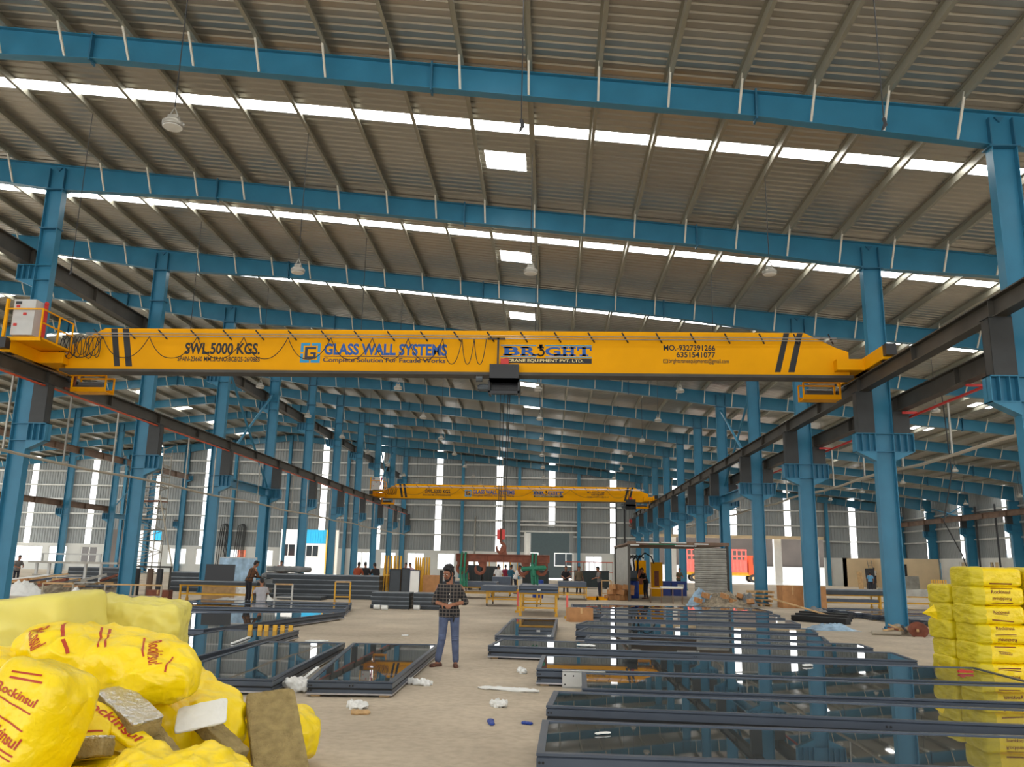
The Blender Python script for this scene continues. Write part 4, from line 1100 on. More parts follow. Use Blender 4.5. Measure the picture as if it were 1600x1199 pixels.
def person(label, loc, rotz, J, shirt, pants, hero=False, beard=False, sleeves='short', extra=None, name='person', scale=1.0, shoes=None, collar=None):
    """J: joints in local metres, figure facing -Y: pel, neck, head (centre), look (unit), hw (shoulder half width), elL wrL elR wrR knL anL knR anR (L = +x side)"""
    o = thing(name, label, 'person', loc, math.radians(rotz)); o.scale = (scale,) * 3
    vox = .0075 if hero else .02
    V = lambda k: Vector(J[k])
    pel, neck, head = V('pel'), V('neck'), V('head')
    ax = (neck - pel).normalized()
    rgt = Vector(J.get('rgt', (1, 0, 0))).normalized(); fwd = rgt.cross(ax).normalized() * -1     # fwd points to the figure's front (-Y)
    if fwd.dot(Vector((0, -1, 0))) < 0: fwd = -fwd
    L = (neck - pel).length; hw = J.get('hw', .185)
    def torso(mb, g, t0=0.0, t1=1.0):
        vs = []; fs = []; n = 18
        ST = [(-.16, .135, .10), (-.08, .155, .115), (0, .16, .118), (.18, .150, .108), (.36, .148, .102), (.55, .165, .112), (.72, .185, .118), (.86, .180, .108), (.95, .12, .085), (1.02, .068, .066), (1.12, .058, .06)]
        ST = [s for s in ST if t0 <= s[0] <= t1]
        for t, a, b in ST:
            c = pel + ax * L * t
            for i in range(n):
                th = 2 * PI * i / n; vs.append(c + rgt * (a + g) * math.cos(th) - fwd * (b + g) * math.sin(th))
        m = len(ST)
        for j in range(m - 1):
            for i in range(n): fs.append((j * n + i, j * n + (i + 1) % n, (j + 1) * n + (i + 1) % n, (j + 1) * n + i))
        fs.append(tuple(range(n))[::-1]); fs.append(tuple((m - 1) * n + i for i in range(n)))
        mb.add(vs, fs)
    shc = pel + ax * L * .85
    S = {'L': shc + rgt * hw, 'R': shc - rgt * hw}
    H = {'L': pel - ax * .04 + rgt * .09, 'R': pel - ax * .04 - rgt * .09}
    B = MB(); torso(B, -.008)
    look = Vector(J.get('look', (0, -1, 0))).normalized(); hup = Vector(J.get('hup', (0, 0, 1))); sd = look.cross(hup).normalized(); hup = sd.cross(look).normalized()
    hm = Matrix((sd, -look, hup)).transposed()          # local head axes: x side, y back, z up
    HP = lambda x, y, z: head + hm @ Vector((x, y, z))
    B.limb(neck - ax * .03, head + hm @ Vector((0, .02, -.05)), .058, .055)
    B.ell(HP(0, .012, .03), (.074, .094, .092), hm); B.ell(HP(0, -.022, -.045), (.058, .066, .072), hm); B.ell(HP(0, -.058, -.092), (.030, .026, .022), hm)
    B.limb(HP(0, -.088, .018), HP(0, -.108, -.022), .010, .015, 8); B.ell(HP(0, -.082, .034), (.055, .018, .014), hm)
    for s in (-1, 1):
        B.ell(HP(s * .077, .012, -.002), (.012, .022, .032), hm); B.ell(HP(s * .038, -.072, -.018), (.022, .018, .018), hm)
    if hero: B.ell(HP(0, -.088, -.056), (.026, .012, .012), hm)
    ARM = {}
    for k in 'LR':
        s_, e_, w_ = S[k], V('el' + k), V('wr' + k); ARM[k] = (s_, e_, w_)
        B.limb(s_, e_, .050, .040); B.limb(e_, w_, .041, .027)
        d = (w_ - e_).normalized(); hand(B, w_, d, J.get('hand' + k, None), k, hero, rgt)
        B.limb(H[k], V('kn' + k), .076, .052); B.limb(V('kn' + k), V('an' + k), .053, .038)
        a = V('an' + k); ft = Vector(J.get('toe' + k, (0, -1, 0)));
        B.limb(a + Vector((0, 0, -.035)) - ft * .03, a + ft * .13 + Vector((0, 0, -.052)), .036, .028)
        if hero:
            sdv = ft.cross(Vector((0, 0, 1)))
            for q in range(5):
                p0 = a + ft * .13 + sdv * (q - 2) * .017 + Vector((0, 0, -.058)); B.limb(p0, p0 + ft * (.050 - .005 * abs(q - 1)), .011, .009, 8)
    body = remeshed(B, vox, 'body', SKIN, o, 3)
    # shirt with sleeves
    C = MB(); torso(C, .014, J.get('hem', -.2), 1.0)
    for k in 'LR':
        s_, e_, w_ = ARM[k]
        C.limb(s_ - rgt * (.02 if k == 'L' else -.02), lerp(s_, e_, .99 if sleeves != 'short' else .75), .062, .056)
        if sleeves == 'rolled': C.limb(e_, lerp(e_, w_, .22), .056, .050)
        if sleeves == 'long': C.limb(e_, lerp(e_, w_, .93), .054, .040)
    if J.get('hem', -.2) < -.1 and not J.get('sit'):
        C.ell(pel - ax * .02, (.172, .132, .07), Matrix((rgt, -fwd, ax)).transposed())
        vs = []; n = 20
        for t in (-.085, .04):
            for i in range(n):
                th = 2 * PI * i / n; vs.append(pel + ax * t + rgt * .182 * math.cos(th) - fwd * .142 * math.sin(th))
        C.add(vs, [tuple(range(n))[::-1], tuple(range(n, 2 * n))] + [(i, (i + 1) % n, n + (i + 1) % n, n + i) for i in range(n)])
    so = remeshed(C, vox * 1.25, 'shirt', shirt, o, 4)
    if hero:
        mb = MB()
        for s in (-1, 1):
            a = neck - ax * .02; mb.tube([a + rgt * s * .07 - fwd * .045, a + rgt * s * .072 + fwd * .02 - ax * .01, a + rgt * s * .022 + fwd * .098 - ax * .10], [.018, .022, .010], 8)
        mb.build('collar', shirt, o, True)
        mb = MB()
        for t in (.20, .42, .62): 
            p = pel + ax * L * t + fwd * (.135 if t < .7 else .14); mb.tube([p, p + fwd * .006], .008, 8)
        mb.build('shirt_button', EYEW, so)
    # trousers
    T = MB(); T.ell(pel - ax * .03, (.165, .128, .12), Matrix((rgt, -fwd, ax)).transposed()); 
    for k in 'LR':
        T.limb(H[k], V('kn' + k), .090, .066); T.limb(V('kn' + k), V('an' + k) + Vector((0, 0, .02)), .068, .054)
        if hero:
            for q in range(3):
                p = V('an' + k) + Vector((0, 0, .03 + q * .035)); T.ell(p, (.060, .062, .014))
                p = V('kn' + k) + Vector((0, -.01, -.03 + q * .03)); T.ell(p, (.069, .072, .012))
    remeshed(T, vox * 1.25, 'trousers', pants, o, 3)
    # hair
    hr = MB(); hr.ell(HP(0, .030, .062), (.084, .095, .085), hm); hr.ell(HP(0, .062, .0), (.074, .062, .085), hm); hr.ell(HP(0, -.052, .112), (.062, .045, .032), hm)
    if hero:
        rng = random.Random(3)
        for q in range(60):
            a = rng.uniform(0, 2 * PI); e = rng.uniform(.2, 1.4)
            p = (.085 * math.cos(a) * math.cos(e), .03 + .09 * math.sin(a) * math.cos(e), .065 + .088 * math.sin(e)); hr.ell(HP(*p), (.018, .018, .018))
        for s in (-1, 1): hr.ell(HP(s * .074, -.012, .02), (.012, .02, .045), hm)
    remeshed(hr, vox * 1.1, 'hair', HAIR, o, 2)
    if beard:
        bd = MB(); bd.ell(HP(0, -.052, -.088), (.048, .046, .036), hm)
        for s in (-1, 1): bd.limb(HP(s * .066, -.004, -.02), HP(s * .045, -.05, -.082), .014, .02, 8)
        bd.limb(HP(-.030, -.094, -.040), HP(.030, -.094, -.040), .009, .009, 8)
        remeshed(bd, vox * .9, 'beard', HAIR, o, 1)
    if hero:
        for s in (-1, 1):
            mb = MB(); mb.ell(HP(s * .031, -.080, .012), (.013, .010, .008), hm); e = mb.build('eye', EYEW, o, True)
            mb = MB(); mb.ell(HP(s * .031, -.0895, .010), (.0055, .003, .0055), hm); mb.build('iris', HAIR, e, True)
            mb = MB(); mb.limb(HP(s * .014, -.094, .036), HP(s * .052, -.080, .040), .006, .004, 6); mb.build('eyebrow', HAIR, o, True)
        mb = MB(); mb.ell(HP(0, -.098, -.056), (.020, .006, .006), hm); mb.build('mouth', LIPS, o, True)
    if shoes:
        for k in 'LR':
            a = V('an' + k); ft = Vector(J.get('toe' + k, (0, -1, 0))); mb = MB()
            mb.limb(a - ft * .05 + Vector((0, 0, -.066)), a + ft * .17 + Vector((0, 0, -.066)), .046, .042, 10)
            m = remeshed(mb, .012 if not hero else .008, 'sandal', shoes, o, 2)
    return o
def hand(B, w, d, spec, k, hero, rgt):
    """palm, four fingers of different lengths and a thumb leaving the side of the palm; spec = (palm normal, curl)"""
    nrm, curl = spec if spec else (Vector((0, 1, 0)), .5)
    nrm = Vector(nrm); sd = d.cross(nrm).normalized(); nrm = sd.cross(d).normalized()
    if not hero:
        B.limb(w, w + d * .075, .027, .032, 8)
        for q in range(4): 
            p = w + d * .09 + sd * (q - 1.5) * .019; B.limb(p, p + (d * .8 + nrm * .5) * .06, .011, .010, 6)
        B.limb(w + d * .04 + sd * .03, w + d * .085 + sd * .055 + nrm * .02, .012, .010, 6); return
    B.box(w + d * .045, (.074, .088, .026), Matrix((sd, d, nrm)).transposed())
    B.limb(w - d * .01, w + d * .02, .027, .028, 10)
    for q, ln in enumerate((.062, .075, .080, .068)):
        p = w + d * .088 + sd * (q - 1.5) * .0185
        dirv = d.copy(); seg = ln * .45
        for j in range(3):
            a = curl * (j + .6) * .8
            dv = (d * math.cos(a) + nrm * math.sin(a)).normalized(); q2 = p + dv * seg
            B.limb(p, q2, .0095 - .0008 * j, .0090 - .0008 * j, 8); p = q2; seg *= .75
    ts = -1
    p = w + d * .030 - sd * .034; 
    for j, (ln, a) in enumerate(((.036, .9), (.030, .55), (.024, .35))):
        dv = (d * math.cos(a) - sd * math.sin(a) * .8 + nrm * (.25 + .2 * j)).normalized(); q2 = p + dv * ln
        B.limb(p, q2, .0125 - .001 * j, .0115 - .001 * j, 8); p = q2
PLAID = mat_plaid('dark_check_shirt', (24, 24, 28), (98, 88, 80), (104, 94, 84), 17)
PLAIDB = mat_plaid('brown_check_shirt', (92, 58, 30), (34, 24, 20), (40, 28, 22), 8)
JEANS = mat('faded_blue_jeans', (80, 90, 116), 0.85, var=0.28, vscale=7, bump=0.3, bscale=30)
SANDAL = mat('brown_sandals', (92, 58, 44), 0.6)
NAVYP = mat('dark_trousers', (28, 28, 34), 0.85)
def cloth(name, rgb): return mat(name, rgb, 0.9, var=0.12, vscale=8)
# standing man by the near panels, hands together, looking down to his right
HERO = dict(pel=(0, 0, .90), neck=(-.01, -.01, 1.385), head=(-.035, -.045, 1.535), look=(-.62, -.72, -.34), hup=(-.12, -.25, .96), hw=.182,
            elL=(.275, .03, 1.065), wrL=(.085, -.215, 1.035), elR=(-.265, .03, 1.06), wrR=(-.10, -.225, 1.03),
            handL=((.0, .55, -.8), .75), handR=((0, .5, -.85), .8), knL=(.115, -.02, .47), anL=(.135, .03, .085), knR=(-.105, -.03, .48), anR=(-.165, .04, .085), toeL=(.05, -1, 0), toeR=(-.6, -.8, 0), hem=-.2)
m_ = person('young bearded man in dark check shirt and jeans standing by the near panels, hands together', (-1.70, 14.75, 0), 6, HERO, PLAID, JEANS, hero=True, beard=True, sleeves='rolled', shoes=SANDAL, scale=1.0)
mb = MB(); mb.tube([(.075, -.15, .86), (.08, -.175, .80), (.07, -.17, .74)], [.012, .016, .010], 8); mb.build('belt_strap', BLACK, m_, True)
mb = MB(); mb.box((0, -.245, 1.035), (.05, .02, .08), (0.3, .3, .2)); tag(link('held_phone', mb.mesh('held_phone', LGREY), None, (-1.70, 14.75, 0), (0, 0, math.radians(6))), 'small pale phone held between the standing man\'s hands', 'phone')
def stand(lean=0.0, arms='down', **kw):
    a = lean; n = (0, -.48 * math.sin(a), .92 + .48 * math.cos(a)); h = (0, n[1] - .05 - .14 * math.sin(a), n[2] + .15 * math.cos(a))
    d = dict(pel=(0, .10 * math.sin(a), .92), neck=n, head=h, look=(0, -1, -.25 - .6 * math.sin(a)), hup=(0, -math.sin(a) * .6, 1),
             knL=(.10, .0, .48), anL=(.11, .03, .085), knR=(-.10, 0, .48), anR=(-.11, .03, .085))
    sz = n[2] - .06
    if arms == 'down': d.update(elL=(.25, n[1] + .02, sz - .27), wrL=(.26, n[1] - .04, sz - .52), elR=(-.25, n[1] + .02, sz - .27), wrR=(-.26, n[1] - .04, sz - .52))
    else: d.update(elL=(.25, n[1] - .06, sz - .26), wrL=(.12, n[1] - .30, sz - .30), elR=(-.25, n[1] - .06, sz - .26), wrR=(-.12, n[1] - .30, sz - .34))
    d.update(kw); return d
def sit(h=.0):
    return dict(pel=(0, .05, .14 + h), neck=(0, -.02, .62 + h), head=(0, -.10, .76 + h), look=(0, -.8, -.6), hup=(0, -.4, .9), sit=True, hem=-.09,
                elL=(.24, -.12, .38 + h), wrL=(.12, -.34, .40 + h), elR=(-.24, -.12, .38 + h), wrR=(-.12, -.34, .36 + h), knL=(.2, -.34, .40 + h * .4), anL=(.15, -.32, .085), knR=(-.2, -.34, .40 + h * .4), anR=(-.15, -.32, .085))
person('man in brown check shirt and dark trousers bending over a seated helper', (-11.72, 33.1, 0), 140, stand(.30, 'front'), PLAIDB, NAVYP, sleeves='long')
person('small helper in grey top with red trim sitting on the floor, back turned', (-11.05, 32.6, 0), 205, sit(), cloth('grey_top', (172, 170, 174)), cloth('grey_trousers', (70, 74, 70)), sleeves='short', scale=1.12)

# ------------------------------------------------------------------ workers in the middle distance
def px_x(px, Y): return (px - 861) * Y / 1300
CL = {k: cloth(k + '_cloth', c) for k, c in dict(rust=(150, 66, 36), grey=(110, 106, 104), black=(34, 32, 34), maroon=(124, 30, 56), white=(214, 212, 210), navy=(52, 62, 96), teal=(40, 90, 110), blue=(96, 156, 196), pink=(190, 150, 160), khaki=(112, 98, 78), olive=(92, 84, 62)).items()}
LP = cloth('dark_work_trousers', (38, 40, 52))
WRK = [('worker in rust red shirt behind the long dark panel stack', 567, 43.0, 'rust', 170, .25, 'front'), ('bareheaded worker in dark top beside the rust shirted one behind the panel stack', 580, 44.4, 'black', 200, .2, 'front'),
       ('worker in black leaning over, left of the yellow rack', 597, 42.6, 'black', 215, .38, 'front'), ('worker in dark blue seated group right of the yellow rack', 641, 52.0, 'navy', 20, .2, 'front'),
       ('worker in pale top beside the navy one right of the yellow rack', 651, 53.8, 'pink', 330, .2, 'front'), ('worker in navy shirt standing left below the hanging spreader beam', 733, 55.0, 'navy', 20, 0, 'down'),
       ('worker in white shirt, back turned, below the hook', 784, 52.5, 'white', 175, .05, 'down'), ('worker in maroon shirt between the white and checked shirts', 795.5, 55.2, 'maroon', 190, .1, 'front'),
       ('worker in blue grey shirt right of the maroon shirt', 802.5, 53.0, 'teal', 150, .12, 'front'), ('worker in white shirt bending, right end of the group below the beam', 811, 51.0, 'white', 100, .32, 'front'),
       ('dark skinned worker in black tee behind the trestle table with panel', 887, 50.0, 'black', 0, .05, 'front'), ('worker in brown tee beside the one in black behind the trestle table', 906.5, 51.0, 'khaki', 20, .02, 'down'),
       ('worker in grey tee with hands forward left of the cardboard heap', 938, 48.0, 'grey', -75, .1, 'front'), ('worker in black overall working inside the corrugated booth', 1007, 47.3, 'black', -60, .3, 'front'),
       ('worker sitting among columns behind the blue bins', 1057, 62.0, 'olive', 20, .2, 'front'), ('man in light blue shirt walking before the cream partition', 1341, 74.0, 'blue', 165, 0, 'down'),
       ('worker behind left clutter at the left edge of the photo', 30, 47.0, 'grey', 60, .15, 'front'), ('worker in red top seated high on the grey bundles', 447, 50.0, 'rust', 30, .3, 'front')]
for lb, px, Y, c, rz, lean, arms in WRK:
    person(lb, (px_x(px, Y), Y, 0), rz, stand(lean, arms), CL[c], LP, sleeves='short', shoes=SANDAL)
# ladder with a worker on it against the partition
lx_, ly_ = 37.6, 95.2
o = thing('step_ladder', 'grey ladder leaning on the cream partition with a worker on it', 'ladder', (lx_ - 2.2, 95.3, 0))
mb = MB()
for s in (-.22, .22): mb.bar((s, -.7, 0), (s, .55, 2.9), .06, .05)
mb.build('side_rail', GALV, o)
for i in range(9):
    mb = MB(); t = (i + 1) / 10; mb.bar((-.22, -.7 + 1.25 * t, 2.9 * t), (.22, -.7 + 1.25 * t, 2.9 * t), .04, .04); mb.build('rung', GALV, o)
person('worker in white vest and dark trousers standing on the ladder', (lx_ - 2.2, 94.5, .42), 180, stand(.12, 'front'), CL['white'], LP, sleeves='short')

# ------------------------------------------------------------------ panel stacks, tables and racks in the middle distance
EDGE = mat('grey_panel_edge', (112, 118, 124), 0.4, metal=0.3, var=0.2)
def plain_panel(label, x0, x1, y0, y1, z, h, group, m=PANELD, rotz=0):
    cx, cy = (x0 + x1) / 2, (y0 + y1) / 2
    o = thing('aluminium_panel', label, 'panel', (cx, cy, z), math.radians(rotz), group=group)
    L, D = (x1 - x0) / 2, (y1 - y0) / 2
    mb = MB(); mb.bb((-L, -D, 0), (L, D, h * .80)); mb.bb((-L, -D + .02, h * .3), (L, -D - .012, h * .5)); mb.build('panel_body', m, o)
    mb = MB(); mb.bb((-L, -D - .01, h * .80), (L, D, h)); mb.build('edge_trim', EDGE if m is PANELD else m, o)
for i in range(5):
    plain_panel('long dark panel, %s in the tall stack left of the yellow rack' % ['lowest', 'second lowest', 'middle', 'second highest', 'topmost'][i], -13.0 + .3 * (i % 2), -7.75, 38.9, 40.3, i * .215, .21, 'long panels stacked left of the rack')
plain_panel('dark panel lying low on blocks before the long stack', -11.9, -9.95, 37.2, 38.2, .0, .16, 'single panels')
for i in range(4):
    plain_panel('short dark panel, %s in the stack before the yellow rack' % ['lowest', 'second lowest', 'third', 'topmost'][i], -6.65 + .04 * (i % 2), -5.2, 31.9, 33.0, i * .15, .145, 'short panels stacked before the rack')
    plain_panel('short dark panel, %s in the stack behind the standing man' % ['lowest', 'second lowest', 'third', 'topmost'][i], -5.05, -3.85 + .05 * (i % 2), 32.0, 33.1, i * .15, .145, 'short panels stacked behind the man')
for i in range(4):
    plain_panel('grey panel, %s in the stack at left beyond the long table' % ['lowest', 'second lowest', 'third', 'topmost'][i], px_x(275, 44), px_x(345, 44), 44, 45.2, i * .25, .24, 'grey panels stacked at left')
    plain_panel('dark panel, %s in the pile far left behind the pipe rack' % ['lowest', 'second lowest', 'third', 'topmost'][i], px_x(112, 52), px_x(195, 52), 52, 53.4, i * .26, .25, 'dark panels piled at far left')
# yellow racks with leaning panels
def rack(label, x, y, n, w, h, z0=0):
    o = thing('a_frame_rack', label, 'rack', (x, y, 0))
    for i in range(n):
        mb = MB(); xx = w * i / max(1, n - 1); mb.bar((xx, -.35, 0), (xx, 0, h), .07, .07); mb.bar((xx, .35, 0), (xx, 0, h), .07, .07); mb.build('upright', TREST, o)
    for yy, zz in ((-.3, .12), (.3, .12), (-.16, h * .55), (.16, h * .55)):
        mb = MB(); mb.bar((-.05, yy, zz), (w + .05, yy, zz), .06, .06); mb.build('cross_rail', TREST, o)
rack('yellow steel rack with many uprights left of the white reflecting panel', -7.75, 40.1, 6, .75, 2.0)
rack('narrow yellow rack in the middle of the rack row', -6.5, 41.5, 4, .32, 1.95)
rack('narrow yellow rack at the right end of the rack row', -5.95, 40.4, 3, .25, 1.95)
def lean_panel(label, x0, x1, y, z0, z1, m, tilt=8, name='leaning_panel', cat='panel', th=.05, yaw=0, edge=None):
    o = thing(name, label, cat, ((x0 + x1) / 2, y, z0), rot=(math.radians(-tilt), 0, math.radians(yaw)))
    w = (x1 - x0) / 2; mb = MB(); mb.bb((-w, -th / 2, 0), (w, th / 2, z1 - z0)); mb.build('sheet', m, o)
    if edge:
        mb = MB(); H = z1 - z0
        mb.bb((-w - .015, -th / 2 - .012, 0), (-w + .02, th / 2 + .012, H)); mb.bb((w - .02, -th / 2 - .012, 0), (w + .015, th / 2 + .012, H)); mb.bb((-w, -th / 2 - .012, H - .03), (w, th / 2 + .012, H + .015)); mb.build('edge_frame', edge, o)
lean_panel('dark panel leaning upright against the yellow rack', -7.35, -6.85, 39.2, .0, 1.38, PANELD, 6, edge=GASKET)
lean_panel('second dark panel leaning upright beside the first at the yellow rack', -6.82, -6.45, 39.3, .0, 1.42, PANELD, 6, edge=GASKET)
lean_panel('panel leaning at the rack, its reflected light painted as a white face', -6.40, -5.95, 39.1, .0, 1.36, OUTW, 6, edge=PANELF)  # white face colour stands in for light reflected off the panel
lean_panel('brown cardboard sheet standing between the racks', -5.85, -5.05, 39.6, .0, 1.15, CARD, 4, name='cardboard_sheet', cat='cardboard')
lean_panel('narrow dark panel edge standing right of the cardboard sheet', -5.0, -4.85, 39.0, .0, 1.38, GASKET, 3)
lean_panel('dark panel leaning right of the middle rack', -4.8, -4.35, 39.4, .0, 1.1, PANELD, 8, edge=GASKET)
def frame_trestle(label, x, y, w, d, h, m=TREST, rotz=0):
    o = thing('trestle_frame', label, 'trestle', (x, y, 0), math.radians(rotz))
    for i, xx in enumerate((-w / 2, w / 2)):
        mb = MB(); mb.bar((xx, 0, 0), (xx, 0, h), .06, .06); mb.build('leg', m, o)
        mb = MB(); mb.bar((xx, -d / 2, .03), (xx, d / 2, .03), .07, .06); mb.build('foot', m, o)
    mb = MB(); mb.bar((-w / 2, 0, h), (w / 2, 0, h), .08, .06); mb.build('top_rail', WOOD, o)
    mb = MB(); mb.bar((-w / 2, 0, h * .3), (w / 2, 0, h * .3), .05, .05); mb.build('cross_rail', m, o)
frame_trestle('empty yellow frame trestle on the floor between the panel groups', -8.55, 35.3, .62, .8, .86, rotz=8)
frame_trestle('white painted trestle beside the seated helper', -10.75, 34.4, .7, .5, .74, LGREY, 4)
frame_trestle('pale trestle post right of the grey shirted worker', 3.1, 46.2, .5, .4, .95, WOOD, 0)
def table(label, x0, x1, y0, y1, h, m=TREST, casters=True, mid=True, rotz=0, lab2=None):
    cx, cy = (x0 + x1) / 2, (y0 + y1) / 2; L, D = (x1 - x0) / 2, (y1 - y0) / 2
    o = thing('work_trestle', label, 'work table', (cx, cy, 0), math.radians(rotz))
    for sx in (-1, 1):
        for sy in (-1, 1):
            mb = MB(); mb.bar((sx * (L - .05), sy * (D - .05), .1), (sx * (L - .05), sy * (D - .05), h - .04), .065, .065); lg = mb.build('leg', m, o)
            if casters:
                mb = MB(); mb.tube([(sx * (L - .05) - .02, sy * (D - .05), .06), (sx * (L - .05) + .02, sy * (D - .05), .06)], .06, 10); mb.build('caster', GASKET, lg)
            else:
                mb = MB(); mb.box((sx * (L - .05), sy * (D - .05), .05), (.1, .1, .1)); mb.build('foot', m, lg)
    mb = MB()
    for sy in (-1, 1): mb.bar((-L, sy * (D - .05), h - .03), (L, sy * (D - .05), h - .03), .07, .06)
    for sx in (-1, 1): mb.bar((sx * (L - .05), -D, h - .03), (sx * (L - .05), D, h - .03), .07, .06)
    mb.build('top_frame', m, o)
    mb = MB()
    for sy in (-1, 1): mb.bar((-L, sy * (D - .05), .28), (L, sy * (D - .05), .28), .05, .05)
    for sx in (-1, 1): mb.bar((sx * (L - .05), -D, .28), (sx * (L - .05), D, .28), .05, .05)
    mb.build('lower_frame', m, o)
table('yellow trestle on the floor carrying the grey panel with a white label, nearest one', -1.0, .32, 29.3, 32.6, .78, casters=False)
facade_panel('grey panel with small white label resting on the nearest yellow trestle', [(-1.02, 29.15), (.34, 29.15), (.34, 33.0), (-1.02, 33.0)], z0=.78, h=.23, glass=PANELF, lip=PANELF, group='panels on trestles', blocks=False)
lbl = MB(); flat_rect(lbl, -.06, .06, .07, .13, 0); tag(lbl.build('paper_label', WHITE, loc=(-.33, 29.13, .78)), 'small white paper label on the front of the trestle panel', 'label')
table('yellow wheeled trestle left of the nearest one, panel on top', -2.55, -.35, 35.6, 37.6, .62, rotz=-4)
plain_panel('dark grey panel on the wheeled trestle left of the nearest one', -2.8, -1.35, 35.4, 37.6, .62, .2, 'panels on trestles', PANELF)
table('yellow wheeled trestle behind the standing man\'s shoulder', -6.3, -2.9, 42.6, 44.6, .58)
plain_panel('long dark panel on the trestle behind the standing man', -6.5, -2.6, 42.5, 44.7, .58, .24, 'panels on trestles', PANELF)
table('yellow wheeled trestle right of the nearest one before the dark clad workers', .45, 1.95, 43.4, 46, .66)
plain_panel('dark grey panel on the trestle before the two dark clad workers', .5, 1.9, 43.2, 46.2, .66, .24, 'panels on trestles', PANELF)
plain_panel('grey panel on a stand below the group of workers', px_x(775, 46), px_x(803, 46), 46, 47.2, .62, .42, 'panels on trestles', PANELF)
table('yellow stand under the grey panel below the group of workers', px_x(775, 46), px_x(803, 46), 46.0, 47.2, .62)
for x, y in ((-1.12, 31.4), (.62, 28.6)):
    o = thing('marker_post', 'red and yellow striped steel post %s the nearest trestle' % ('left of' if x < 0 else 'right of'), 'post', (x, y, 0))
    mb = MB(); mb.bb((-.09, -.09, 0), (.09, .09, .07)); mb.build('foot', TREST, o)
    mb = MB(); mb.bb((-.035, -.035, .07), (.035, .035, .8)); mb.build('post', [MATS['faded_red_truck_paint']], o)
    mb = MB(); mb.bb((-.037, -.037, .07), (.037, .037, .22)); mb.bb((-.04, -.04, .74), (.04, .04, .82)); mb.build('yellow_band', TREST, o)
# table with dark top on the left, grey board, sheets
table('long yellow legged table at left with a dark beam on top', -15.0, -11.9, 34.2, 35.0, .66, casters=False)
plain_panel('long dark beam lying on the yellow legged table', -15.3, -11.75, 34.1, 35.0, .66, .15, 'beams on tables', PANELD)
lean_panel('dark grey square board leaning behind the yellow legged table', -14.55, -13.3, 35.6, .55, 1.47, CHAR, 4)
mb = MB(); mb.bb((-.7, -.05, 0), (.7, .05, .57)); tag(mb.build('board_stand', WOOD, loc=(-13.9, 35.6, 0)), 'wooden block under the dark grey square board', 'block')
def heap(label, x, y, rx, ry, h, m, seed, name='sheet_heap', cat='heap', kind=None, n=26):
    bm = bmesh.new(); bmesh.ops.create_grid(bm, x_segments=n, y_segments=n, size=1)
    for v in bm.verts:
        r = min(1, v.co.length); p = Vector((v.co.x * rx, v.co.y * ry, 0)); k = max(0, 1 - r ** 2)
        q = p * 2.2 + Vector((seed, seed * 2, 0)); a = noise.noise(q) * .5 + abs(noise.noise(q * 2.6)) * .5
        v.co = Vector((p.x, p.y, max(0, h * k * (.75 + a)) + .004))
    me = bpy.data.meshes.new(name); bm.to_mesh(me); bm.free(); me.materials.append(m)
    return tag(link(name, me, None, (x, y, 0)), label, cat, kind=kind)
heap('white crumpled sheets heaped under the yellow legged table', -13.2, 36.2, 1.5, .8, .62, WHITE, 3)
lean_panel('clear blue film sheet hung on a frame behind the bending man', -16.1, -14.25, 41.0, 0, 1.78, FILM, 0, name='film_sheet', cat='plastic film', edge=LGREY)
# ------------------------------------------------------------------ spreader beam on the hook, slings
o = thing('spreader_beam', 'rust brown lifting beam with four hooks hanging from the near crane', 'lifting beam', (-1.42, 26.23, 1.77))
mb = MB(); mb.bb((-1.44, -.09, .22), (1.44, .09, .24)); mb.bb((-1.44, -.09, 0), (1.44, .09, .02)); mb.bb((-1.44, -.012, .02), (1.44, .012, .22))
for x in (-1.43, -.5, 0, .5, 1.43): mb.bb((x - .01, -.08, .02), (x + .01, .08, .22))
mb.build('beam', RUST, o)
mb = MB(); mb.prism([(-.13, .24), (.13, .24), (.09, .42), (.05, .5), (-.05, .5), (-.09, .42)], 'y', -.025, .025); mb.build('lifting_eye', RUST, o)
for x, s in ((-1.24, 1), (-.72, -1), (.62, -1), (1.22, 1)):
    mb = MB(); mb.prism([(x - .17, 0), (x + .17, 0), (x + .17, -.12), (x - s * .0 + .17 * s, -.2), (x - .17, -.12)] if s > 0 else [(x - .05, 0), (x + .22, 0), (x + .22, -.14), (x + .12, -.2), (x - .02, -.1)], 'y', -.02, .02)
    arc = [(x - s * .02 + .14 * math.cos(t), 0, -.2 + .15 * math.sin(t)) for t in [math.radians(a) for a in (range(60, -215, -18) if s < 0 else range(120, 395, 18))]]
    mb.tube(arc, [.05] * (len(arc) - 4) + [.045, .038, .03, .02], 8); mb.build('load_hook', RUST, o)
for x, zb, n, lb in ((-2.62, -.72, 2, 'left'), (-.44, -.62, 2, 'right')):
    o = thing('lifting_sling', 'green webbing sling looped over the %s end of the lifting beam' % lb, 'sling', (x, 26.23, 1.77))
    for i in range(n):
        dx = -.06 + i * .11
        mb = MB(); mb.tube([(dx, -.11, .25), (dx - .01, -.12, 0), (dx - .03, -.1, zb * .55), (dx, -.1, zb), (dx + .05, -.02, zb - .03), (dx + .04, .1, zb * .5), (dx, .11, .0), (dx, .11, .25), (dx, 0, .27), (dx, -.11, .25)], .032, 6); mb.build('strap', GREEN, o)
    if lb == 'right':
        mb = MB(); mb.limb((-.35, -.14, -.18), (.30, -.14, -.14), .06, .07); mb.limb((-.05, -.14, -.1), (-.02, -.14, -.36), .07, .05); mb.build('knotted_strap', GREEN, o)
